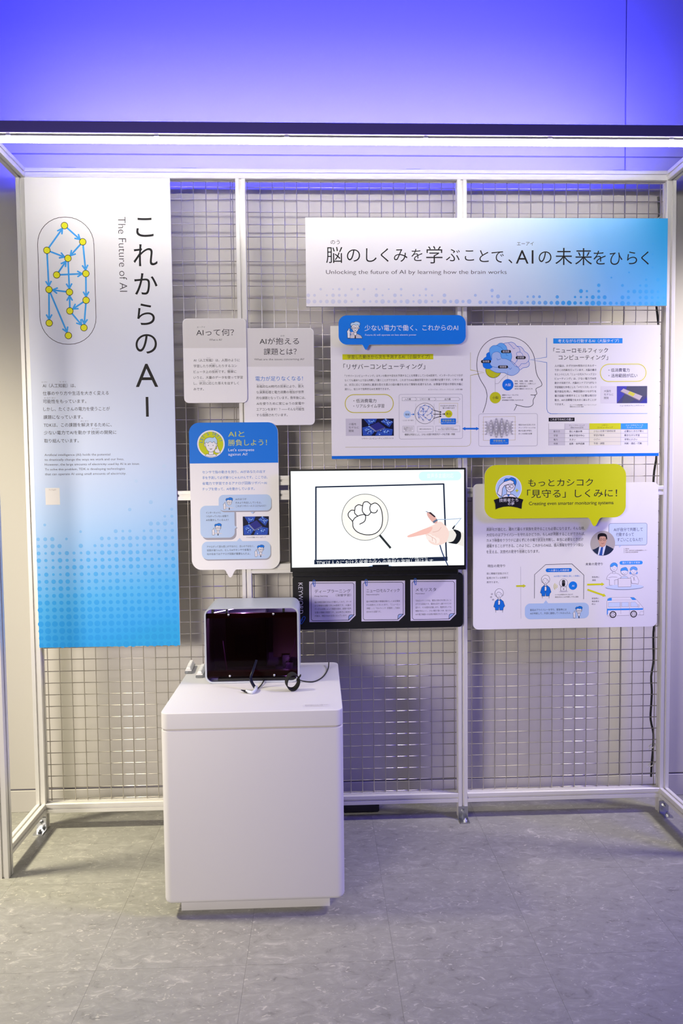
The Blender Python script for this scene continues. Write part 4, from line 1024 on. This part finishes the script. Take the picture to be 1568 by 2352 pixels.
for w_ in ([(732, 712), (900, 709), (900, 778), (732, 782)], [(922, 709), (1022, 708), (1022, 775), (922, 776)], [(1053, 708), (1120, 706), (1170, 760), (1165, 773), (1053, 775)]): sh.shape(w_, 'd8e7f8', 3, 'a39c9e', 4)
for xx in (910, 1036): sh.line([(xx, 700), (xx, 880)], 3, 'a39c9e', 6)
sh.rectl(1185, 845, 1240, 893, 3, 'a39c9e', 6, 8); sh.circ(1170, 762, 11, 'efecec', 7, 14, 18); sh.ring(1170, 762, 11, 3, 'a39c9e', 8, 14, 18)
for xx, yy in ((797, 887), (1095, 880)):
    sh.circ(xx, yy, 58, 'f4f1f1', 6, 28); sh.circ(xx, yy, 50, '4a4648', 7, 32); sh.circ(xx, yy, 34, 'f1eeee', 8, 28)
    for k in range(5): a = k * 2 * math.pi / 5; sh.circ(xx + 20 * math.cos(a), yy + 20 * math.sin(a), 7, '6a6668', 9, 10)
sh.end()

# ------------------------------------------------------------------ yellow speech bubble title
root, _, _ = board('yellow_bubble_sign', 'bright yellow speech bubble title over the white monitoring board', 'sign', [(1111.5, 1068), (1437, 1065.5), (1113, 1192), (1437, 1188)], -.034, .005, r=.05, m=mat('board_yellow', 'd3d810', .42, 0, .4), tail=(1365, .030, .036))
for xx in (1.92, 2.38): bm_obj('spacer', box(xx - .02, xx + .02, -.0289, -.0108, 1.33, 1.38), M_EDGE, root)
sh = Sheet(root, -.034).crop(*Pc)
sh.part('badge_print'); sh.circ(333, 246, 103, 'e9eef8', 1, 48); sh.circ(333, 246, 97, 'b4d0f2', 2, 48)
L_ = '23212a'
sh.shape([(283, 315), (300, 296), (330, 288), (365, 292), (400, 318), (380, 335), (300, 335)], WHT, 3.5, L_, 3)
sh.poly([(318, 290), (345, 290), (332, 312)], '2b6fc8', 5)
sh.shape([(318, 262), (348, 262), (348, 292), (318, 292)], WHT, 3, L_, 5)
sh.shape([(308, 205), (312, 245), (333, 272), (368, 262), (384, 225), (382, 195), (340, 185)], WHT, 3.5, L_, 7, 3)
sh.shape([(296, 190), (310, 168), (335, 170), (355, 160), (385, 172), (392, 200), (382, 222), (372, 200), (340, 195), (310, 205)], '1f7be0', 3.5, L_, 9, 2)
sh.shape([(243, 285), (262, 225), (282, 206), (300, 192), (345, 178), (372, 190), (374, 208), (330, 213), (300, 222), (285, 245), (278, 310)], WHT, 3.5, L_, 11)
for d in (326, 357): sh.ring(d, 229, 13, 3, L_, 13, 14)
sh.line([(328, 250), (340, 256), (352, 250)], 3, L_, 13)
sh.poly([(398, 244), (403, 257), (415, 262), (403, 267), (398, 280), (393, 267), (381, 262), (393, 257)], 'cdd41a', 6)
sh.part('ribbon_print'); sh.poly([(216, 335), (260, 320), (300, 312), (333, 309), (370, 312), (410, 320), (448, 332), (438, 360), (434, 405), (400, 394), (360, 387), (333, 385), (290, 389), (255, 398), (231, 409), (228, 365)], '16151b', 14)
sh.part('ribbon_lettering').t('技術者たち', 334, 337, 31, c=True, h='e9e9ee', lay=16, off=.002); sh.t('の夢', 352, 365, 27, c=True, h='e9e9ee', lay=16, off=.002)
sh.part('title_lettering').t('もっとカシコク', 486, 203, 66, 994, off=.002); sh.t('「見守る」しくみに！', 478, 289, 70, 1182, off=.002)
sh.part('english_lettering').t('Creating even smarter monitoring systems', 492, 362, 38, 1153, off=.002)
sh.end()

# ------------------------------------------------------------------ white plinth table
DX0, DX1, DY0, DY1, DZ = .631, 1.234, -.62, -.03, .70
desk = empty('plinth_table', ((DX0 + DX1) / 2, (DY0 + DY1) / 2, 0), 'white box-shaped plinth table with rounded corners in front of the mesh', 'table')


def slab(x0, x1, y0, y1, z0, z1, r, e0, e1, seg=7):
    """rounded-plan block with rounded lower (e0) and upper (e1) rims"""
    bm = bmesh.new(); rings = []
    lv = []
    k = 5
    if e0: lv += [(z0 + e0 * (1 - math.cos(a)), e0 * (1 - math.sin(a))) for a in [i * math.pi / 2 / k for i in range(k + 1)]]
    else: lv += [(z0, 0)]
    if e1: lv += [(z1 - e1 * (1 - math.sin(a)), e1 * (1 - math.cos(a))) for a in [i * math.pi / 2 / k for i in range(k + 1)]]
    else: lv += [(z1, 0)]
    for z, d in lv: rings.append([bm.verts.new((x, y, z)) for x, y in rrect(x0 + d, y0 + d, x1 - d, y1 - d, max(r - d, .002), seg)])
    n = len(rings[0])
    for a, c in zip(rings, rings[1:]):
        for i in range(n): bm.faces.new((a[i], a[(i + 1) % n], c[(i + 1) % n], c[i]))
    bm.faces.new(rings[0][::-1]); bm.faces.new(rings[-1])
    return bm


bm_obj('table_top', slab(DX0, DX1, DY0, DY1, .6475, DZ, .026, 0, .003), M_DESK, desk, True)
bm_obj('shadow_gap', slab(DX0 + .004, DX1 - .004, DY0 + .004, DY1 - .004, .6405, .6475, .024, 0, 0), M_GROOVE, desk, True)
bm_obj('body', slab(DX0, DX1, DY0, DY1, .051, .6405, .026, .016, .002), M_DESK, desk, True)
bm_obj('plinth_base', box(.678, 1.184, -.572, -.08, 0, .0512), M_DESK, desk)
sh = Sheet(desk, 0)
lab = empty('table_label', (1.146, -.57, DZ), 'tiny clear printed label strip near the right front of the table top', 'label')
lx0, lx1 = 1.10, 1.192
mesh_obj('strip', [(lx0, -.583, DZ + .0004), (lx1, -.583, DZ + .0004), (lx1, -.56, DZ + .0004), (lx0, -.56, DZ + .0004)], [(0, 1, 2, 3)], mat('label_film', 'd9d6dc', .3), lab)
V_, F_ = [], []
for tx, yy, sz, w_ in (('手をはさまないようにご注意ください', -.5675, .0065, .078), ('Please be careful not to pinch your hand', -.5765, .0055, .060)):
    vs, fs = glyphs(tx, .004); X0 = min(p[0] for p in vs); k_ = w_ / (max(p[0] for p in vs) - X0); b0 = len(V_)
    V_ += [(lx0 + .008 + (a - X0) * k_, yy + (q_ - .355) * sz, DZ + .0006) for a, q_ in vs]; F_ += [tuple(b0 + i for i in f) for f in fs]
mesh_obj('lettering', V_, F_, ink('4a4854'), lab)

# ------------------------------------------------------------------ device box on the table
BX0, BX1, BY0, BY1, BZ0, BZ1 = .729, 1.082, -.302, -.105, DZ, .988
dev = empty('demo_device', ((BX0 + BX1) / 2, (BY0 + BY1) / 2, DZ), 'white aluminium box device with dark smoked acrylic front on the table', 'device')
oo = rrect(BX0, BZ0 + .001, BX1, BZ1, .03, 10); ii = rrect(BX0 + .006, BZ0 + .007, BX1 - .006, BZ1 - .006, .024, 10)
bm = bmesh.new(); n_ = len(oo)
R4 = [[bm.verts.new((x, y, z)) for x, z in o_] for o_ in (oo, ii) for y in (BY0, BY1)]
for i in range(n_):
    j = (i + 1) % n_
    bm.faces.new((R4[0][i], R4[0][j], R4[1][j], R4[1][i])); bm.faces.new((R4[2][j], R4[2][i], R4[3][i], R4[3][j]))
    bm.faces.new((R4[0][j], R4[0][i], R4[2][i], R4[2][j])); bm.faces.new((R4[1][i], R4[1][j], R4[3][j], R4[3][i]))
bm_obj('shell', bm, mat('white_painted_aluminium', 'bfc5cd', .35, .2), dev, True)
bm_obj('back_panel', prism(ii, BY1 - .008, BY1 - .004), mat('device_back', '9d95ae', .5), dev)
M_ACR = mat('smoked_acrylic', '1a0a08', .06); n, l, b = nodes(M_ACR)
tr = n.new('ShaderNodeBsdfTransparent'); tr.inputs[0].default_value = (.44, .33, .32, 1); ms = n.new('ShaderNodeMixShader'); ms.inputs[0].default_value = .12
l.new(tr.outputs[0], ms.inputs[1]); l.new(b.outputs[0], ms.inputs[2]); l.new(ms.outputs[0], n['Material Output'].inputs[0])
pzs = [px(580, v, BY0 + .004)[1] for v in (1407.5, 1556)]
pane = bm_obj('front_pane', box(BX0 + .0065, BX1 - .0065, BY0 + .002, BY0 + .006, pzs[1], pzs[0]), M_ACR, dev, label='dark smoked acrylic pane')
for u, v in ((464, 233), (848, 226), (476, 757), (857, 750)):
    X, Z = px(400 + u / 3.7333, 1350 + v / 3.7333, BY0)
    bm = bmesh.new(); tube(bm, ((X, BY0 + .002, Z), (X, BY0 - .0005, Z), (X, BY0 - .0022, Z)), [.0042, .0042, .0026], 12)
    bm_obj('screw', bm, M_STEEL, pane, True)
M_IN = mat('device_interior', '8d86a0', .5)
bm_obj('inner_panel', box(.975, 1.07, -.16, -.15, .76, .93), mat('tan_inner_panel', '6e6448', .6), dev)
bm_obj('base_tray', box(.775, 1.066, -.296, -.262, .7072, .719, bev=.002, seg=1), M_BLACK, dev)
bm_obj('display_housing', box(.80, .955, -.24, -.125, .745, .955, bev=.004), M_BLACK, dev)
bm_obj('display_screen', box(.835, .92, -.2415, -.2395, .79, .87), mat('device_screen', '14161f', .15), dev)
bm_obj('top_rail', box(BX0 + .008, BX1 - .008, -.292, -.272, pzs[0] - .02, pzs[0] - .004), mat('brown_rail', '6a3a30', .5), dev)
bm_obj('bottom_rail', box(BX0 + .008, BX1 - .008, -.292, -.272, pzs[1] + .004, pzs[1] + .022), mat('brown_rail', '6a3a30', .5), dev)
for u in (328, 450, 936):
    X, Z = px(400 + u / 3.7333, 1350 + 200 / 3.7333, -.29)
    bm_obj('bracket', box(X - .004, X + .004, -.29, -.27, pzs[0] - .008, BZ1 - .0065), M_BLACK, dev)
bm = bmesh.new(); tube(bm, ((.765, -.285, .9665), (.95, -.14, .977)), .0016, 8)
bm_obj('light_bar', bm, emat('device_light_bar', 'e2c8ff', 5), dev)
bm_obj('circuit_board', box(.985, 1.068, -.26, -.13, .708, .716), mat('circuit_board', 'b06ad8', .5), dev)
bm = bmesh.new()
for k, (xx, zz) in enumerate(((1.0, .735), (1.04, .745), (1.025, .77))): box(xx - .014, xx + .014, -.21 + k * .02, -.18 + k * .02, .716, zz, bm)
bm_obj('connector', bm, mat('connector_plastic', '2a2030', .4), dev)
bm = bmesh.new(); tube(bm, smooth_pts([(1.02, -.24, .72), (1.04, -.25, .77), (1.06, -.25, .82), (1.066, -.25, .86)], 6), .0016, 6); tube(bm, smooth_pts([(.79, -.25, .85), (.80, -.27, .79), (.805, -.27, .75), (.80, -.27, .71)], 6), .0022, 6)
bm_obj('inner_wire', bm, mat('violet_wire', 'b98ae0', .4), dev)
pl_ = bpy.data.lights.new('device_led', 'POINT'); pl_.energy = .3; pl_.color = (.34, .2, 1); pl_.shadow_soft_size = .008
po = bpy.data.objects.new('device_led', pl_); COL.objects.link(po); po.location = (1.03, -.225, .745)
pl2 = bpy.data.lights.new('device_led', 'POINT'); pl2.energy = .8; pl2.color = (.5, .3, 1); pl2.shadow_soft_size = .008
po = bpy.data.objects.new('device_led', pl2); COL.objects.link(po); po.location = (.87, -.255, .972)
bm_obj('side_socket', box(BX0 - .006, BX0, -.23, -.2, .735, .765, bev=.002), mat('white_plastic', 'dcdce0', .4), dev)

# ------------------------------------------------------------------ two key strips
M_KEY = mat('white_keycap', 'e6e4e8', .4)
M_CLR = mat('clear_acrylic_base', 'dfe3ea', .12); M_CLR.node_tree.nodes['Principled BSDF'].inputs['Transmission Weight'].default_value = .75


def keypad(x0, y0, label, rz):
    r = empty('key_strip', (x0, y0, DZ), label, 'keypad', group='key strips on the table'); r.rotation_euler.z = rz
    def put(name, bm, m, sm=False, par=r):
        bmesh.ops.recalc_face_normals(bm, faces=bm.faces); me = bpy.data.meshes.new(name); bm.to_mesh(me); bm.free(); me.materials.append(m)
        o = bpy.data.objects.new(name, me); COL.objects.link(o); o.parent = par; return o
    put('base', box(-.0145, .0145, 0, .118, 0, .011, bev=.002), M_CLR)
    put('plate', box(-.0125, .0125, .002, .116, .011, .015, bev=.001, seg=1), M_KEY)
    first = None
    for k in range(6):
        if first is None:
            bm = bmesh.new(); lv = ((.0088, .0155), (.0085, .0205), (.0062, .0245), (.0058, .0262))
            rg = [[bm.verts.new((x, y, z)) for x, y in rrect(-q, -q, q, q, .0016, 2)] for q, z in lv]
            for a, c in zip(rg, rg[1:]):
                for i in range(len(a)): bm.faces.new((a[i], a[(i + 1) % len(a)], c[(i + 1) % len(a)], c[i]))
            bm.faces.new(rg[0][::-1]); bm.faces.new(rg[-1]); first = put('key', bm, M_KEY); o = first
        else:
            o = bpy.data.objects.new('key', first.data); COL.objects.link(o); o.parent = r
        o.location = (0, .0135 + k * .0185, 0)


keypad(.640, -.165, 'white key strip on clear base, left of the pair beside the device', math.radians(4))
keypad(.6935, -.225, 'white key strip on clear base, nearer the device and further forward', math.radians(2))

# ------------------------------------------------------------------ finger sensor with its cable, wrist strap
fs_ = empty('finger_sensor', (.92, -.42, DZ), 'black finger sensor with clear clip on a thin cable before the device', 'sensor')


def on(u, v, dz=0.0): X, Y_ = pz(u, v, DZ + dz); return (X, Y_, DZ + dz)


cb = [on(755, 1521, .002 + .012), on(753, 1536, .004), on(742, 1554, .003), on(722, 1565, .003), on(700, 1565, .003), on(684, 1560, .012), on(664, 1549, .02), on(636, 1546, .022), on(614, 1552, .015), on(600, 1573, .004), on(588, 1584, .006)]
bm = bmesh.new(); tube(bm, smooth_pts(cb, 8), .0022, 7); bm_obj('cable', bm, M_CABLE, fs_, True)
st = [on(589, 1577, .004), (.898, -.385, .738), (.905, -.378, .765), (.916, -.372, .798)]
bm = bmesh.new(); tube(bm, smooth_pts([on(587, 1582, .006), (.906, -.372, .735), (.914, -.355, .765), (.926, -.345, .80)], 6), [.006 - .0001 * i for i in range(19)], 8)
bm_obj('sensor_strip', bm, mat('navy_strip', '14162c', .25), fs_, True)
bm = bmesh.new()
tube(bm, smooth_pts([on(588, 1578, .010), on(586, 1584, .010), on(580, 1590, .006), on(572, 1589, .006), on(566, 1587, .0065)], 5), [.0065] * 6 + [.0055] * 15, 8)
bm_obj('clear_clip', bm, mat('clear_clip_plastic', 'c9cedb', .15), fs_, True)
p1, p2, p3 = on(553, 1585.5, .006), on(572, 1587.5, .005), on(566, 1592, .003)
mesh_obj('sensor_tip', [p1, p2, p3] + [(a, c, d + .0025) for a, c, d in (p1, p2, p3)], [(0, 2, 1), (3, 4, 5), (0, 1, 4, 3), (1, 2, 5, 4), (2, 0, 3, 5)], M_BLACK, fs_)

ws_c = Vector(on(672, 1586, 0)); ws = empty('wrist_strap', ws_c, 'black fabric wrist strap ring standing on the table before the device', 'strap')
bm = bmesh.new(); rg = []
ux = Vector((.86, .35, .0)).normalized(); ct = ws_c + Vector((0, .0, .0305)); nrm = Vector((-.35, .86, .0)).normalized()
for k in range(28):
    a = k * 2 * math.pi / 28; rr0 = 1 + .06 * math.sin(2 * a + .5)
    d = ux * (math.cos(a) * .024 * rr0) + Vector((0, 0, 1)) * (math.sin(a) * .029)
    dn = d.normalized(); tilt = nrm + Vector((0, 0, .25))
    rg.append([bm.verts.new(ct + d + dn * p + tilt * q_ * 1.0) for p, q_ in ((-.0022, -.011), (.0012, -.011), (.0012, .011), (-.0022, .011))])
for k in range(28):
    a, c = rg[k], rg[(k + 1) % 28]
    for i in range(4): bm.faces.new((a[i], a[(i + 1) % 4], c[(i + 1) % 4], c[i]))
dz_ = min(v.co.z for v in bm.verts) - DZ
bmesh.ops.translate(bm, verts=bm.verts, vec=(0, 0, -dz_ + .0002))
bm_obj('band', bm, M_FABRIC, ws, True)
bm = box(-.012, .012, -.011, .011, -.0015, .0015)
bmesh.ops.rotate(bm, verts=bm.verts, cent=(0, 0, 0), matrix=Matrix.Rotation(-.9, 3, 'Y')); bmesh.ops.translate(bm, verts=bm.verts, vec=ct + ux * .024 + Vector((0, -.004, .012 - dz_)))
bm_obj('fastener', bm, M_FABRIC, ws)
